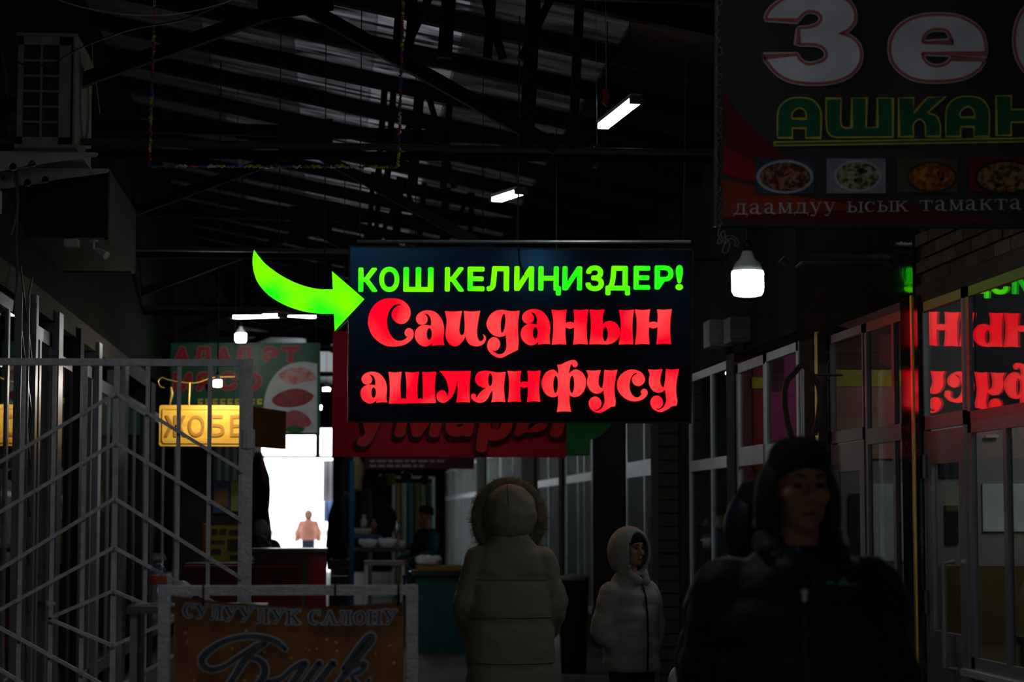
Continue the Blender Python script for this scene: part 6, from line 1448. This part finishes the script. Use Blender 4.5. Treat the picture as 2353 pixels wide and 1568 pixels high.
h.v = [Vector((v.x * (1 + 2.3 * max(0, .05 - v.y)), v.y, hc3.z + (v.z - hc3.z) * (1 + .9 * max(0, .05 - v.y)))) for v in h.v]
h.v = [v + Vector((v.x, v.y, 0)).normalized() * .009 * mnoise.noise(Vector((v.x * 16, v.y * 16, v.z * 22))) for v in h.v]
obj('hood', h.xform(M3), BEI, wo, True)
obj('hood_seam', MB().tube([M3 @ (hc3 + Vector((.02, .03 + .152 * math.cos(t * .15 - .3), -.03 + .172 * math.sin(t * .15 - .3)))) for t in range(12)], .003, 6), BEI, wo)
FURM = mat('tan_fur', (0.21, 0.175, 0.10), 0.9, var=0.4, scale=40)
ring = []
for k in range(41):
    a = math.radians(-90 + 360 * k / 40); ring.append(M3 @ (hc3 + Vector((.178 * math.cos(a), -.07 - .05 * max(0, -math.sin(a)), -.055 + .195 * math.sin(a)))))
fu = obj('fur_trim', MB().tube(ring, .046, 12), FURM, wo, True)
rnd = random.Random(5); mb = MB()
for k in range(5200):
    i = rnd.randrange(40); c = ring[i].lerp(ring[i + 1], rnd.random()); d = Vector((rnd.gauss(0, 1), rnd.gauss(0, 1), rnd.gauss(0, 1))).normalized(); L = rnd.uniform(.015, .045)
    p = c + d * .042; sd = d.orthogonal().normalized() * .0022; o_ = c - Vector((hw.x * 0 + M3.translation.x, M3.translation.y, c.z))
    mb.add([p - sd, p + sd, p + d * L + Vector((rnd.uniform(-.01, .01), rnd.uniform(-.01, .01), -.006))], [(0, 1, 2)])
fh = obj('fur_hair', mb, FURM, fu); fh['kind'] = 'stuff'
# stitched seams on the back
def seam(par, M, s, z, prof, push=.004, y0=-20, y1=200):
    cx, cy, rx, ry = lerp_rings(prof, z); pts = []
    for k in range(41):
        a = math.radians(y0 + (y1 - y0) * k / 40); ca, sa = math.cos(a), math.sin(a); ex = 2 / 2.3
        pts.append(M @ (Vector((cx + (rx + push) * math.copysign(abs(ca) ** ex, ca), cy + (ry + push) * math.copysign(abs(sa) ** ex, sa), z)) * s))
    return obj('stitched_seam', MB().tube(pts, .0035, 6), BEI if par is wo else WHT, par)
WPROF = [(.38, 0, 0, .25, .2), (.7, 0, 0, .255, .2), (1.0, 0, 0, .25, .19), (1.2, 0, 0, .235, .175), (1.32, 0, .01, .19, .15)]
for py in (1330, 1416, 1520): seam(wo, M3, s3, at_y(1172, py, 12.7).z / s3, WPROF, .012)

# ---- child in the white padded jacket
WHT = mat('white_padded', (0.34, 0.33, 0.29), 0.6, var=0.15, scale=5, bump=0.25, bscale=8)
CA = (((-.165, .02, 1.26), (-.255, .03, .98), (-.12, -.05, .9)), ((.165, .02, 1.26), (.235, .02, 1.0), (.12, -.05, .9)))
CP = [(.70, 0, 0, .20, .165), (.9, 0, 0, .205, .175), (1.1, 0, 0, .2, .17), (1.25, 0, .0, .185, .15), (1.35, 0, .01, .14, .12), (1.42, 0, .01, .095, .10)]
ch, M4, s4, hc4, _ = person('child in a pale padded hooded jacket standing by the brick pier', 1450, 13.0, 0.55, 1.40, WHT, BLKT, CP, (.098, .078), .70, 0.15, CA, nb=6, voxel=.011)
h = hood_mb(hc4 + Vector((0, .02, -.015)), (.128, .135, .155), (0, -1, -.05), (.66, .82), .12)
h.v = [Vector((v.x * (1 + .9 * max(0, hc4.z - .08 - v.z)), v.y, v.z)) for v in h.v]
obj('hood', h.xform(M4), WHT, ch, True)
obj('dark_hat', mb_beanie(hc4, s4 * .98, M4, 0.15), MATS['black_knit'], ch, True)
pts = []
for k in range(14):
    z = 1.40 - .69 * k / 13; cx, cy, rx, ry = lerp_rings(CP, z); pts.append(M4 @ (Vector((.0, cy - ry - .014, z)) * s4))
obj('zip_line', MB().tube(pts, .007, 6), BLACKP, ch)
for sx in (-1, 1): obj('collar_flap', MB().chain([M4 @ (Vector((sx * .09, -.02, 1.43)) * s4), M4 @ (Vector((sx * .035, -.12, 1.36)) * s4)], [.03, .03], 10), WHT, ch, True)
bgp = M4 @ (Vector((.27, -.19, .68)) * s4)
bgt = thing('carrier_bag', 'pale crumpled carrier bag held at the side of the child', 'bag', bgp)
mb = MB().ell(bgp + Vector((0, 0, -.06)), (.05, .05, .11), 14, 10); mb.v = [v + Vector((1, 1, 0)) * .018 * mnoise.noise(v * 18) for v in mb.v]
obj('bag_body', mb, SACKW, bgt, True); obj('bag_handle', MB().tube([bgp + Vector((0, 0, .03)), bgp + Vector((0, 0, .1))], .006, 6), SACKW, bgt)

# ---- far figures
OR = mat('salmon_puffer', (0.42, 0.17, 0.12), 0.6, var=0.2); DJ = mat('dark_jeans', (0.02, 0.025, 0.05), 0.7)
FA = (((-.19, .02, 1.3), (-.29, .03, 1.07), (-.33, -.05, .86)), ((.19, .02, 1.3), (.28, .03, 1.07), (.3, -.04, .86)))
fp, M5, s5, hc5, _ = person('person in a salmon pink puffer jacket standing in the bright doorway', 708, 63.0, 0.0, 1.70, OR, DJ, [(.84, 0, 0, .25, .19), (1.1, 0, 0, .26, .2), (1.3, 0, .01, .21, .16), (1.42, 0, .01, .11, .11)], (.105, .08), .84, 0, FA, nb=4, voxel=.02, floor_z=0.0)
obj('hood', hood_mb(hc5 + Vector((0, .02, -.03)), (.13, .13, .16), (0, -1, 0), (.6, .8), .12).xform(M5), OR, fp, True)
TS = mat('black_vest', (0.012, 0.012, 0.012), 0.7); TSL = mat('teal_sweater', (0.02, 0.11, 0.14), 0.7)
SAm = (((-.17, .02, 1.3), (-.23, -.08, 1.08), (-.2, -.3, .98)), ((.17, .02, 1.3), (.25, -.06, 1.08), (.15, -.3, .98)))
sp2, M6, s6, hc6, _ = person('stall seller in dark clothes bending over the goods', 978, 27.5, -1.1, 1.62, TS, BLKT, [(.7, 0, 0, .2, .15), (1.1, 0, 0, .2, .16), (1.3, 0, .01, .18, .14), (1.42, 0, .01, .09, .1)], (.07, .05), .7, 0, SAm, nb=2, voxel=.016)
obj('beanie', mb_beanie(hc6, s6, M6, 0), MATS['black_knit'], sp2, True)
for a_ in SAm: obj('sleeve', MB().chain([M6 @ (Vector(p) * s6) for p in a_], [.08, .07, .055], 12), TSL, sp2, True)
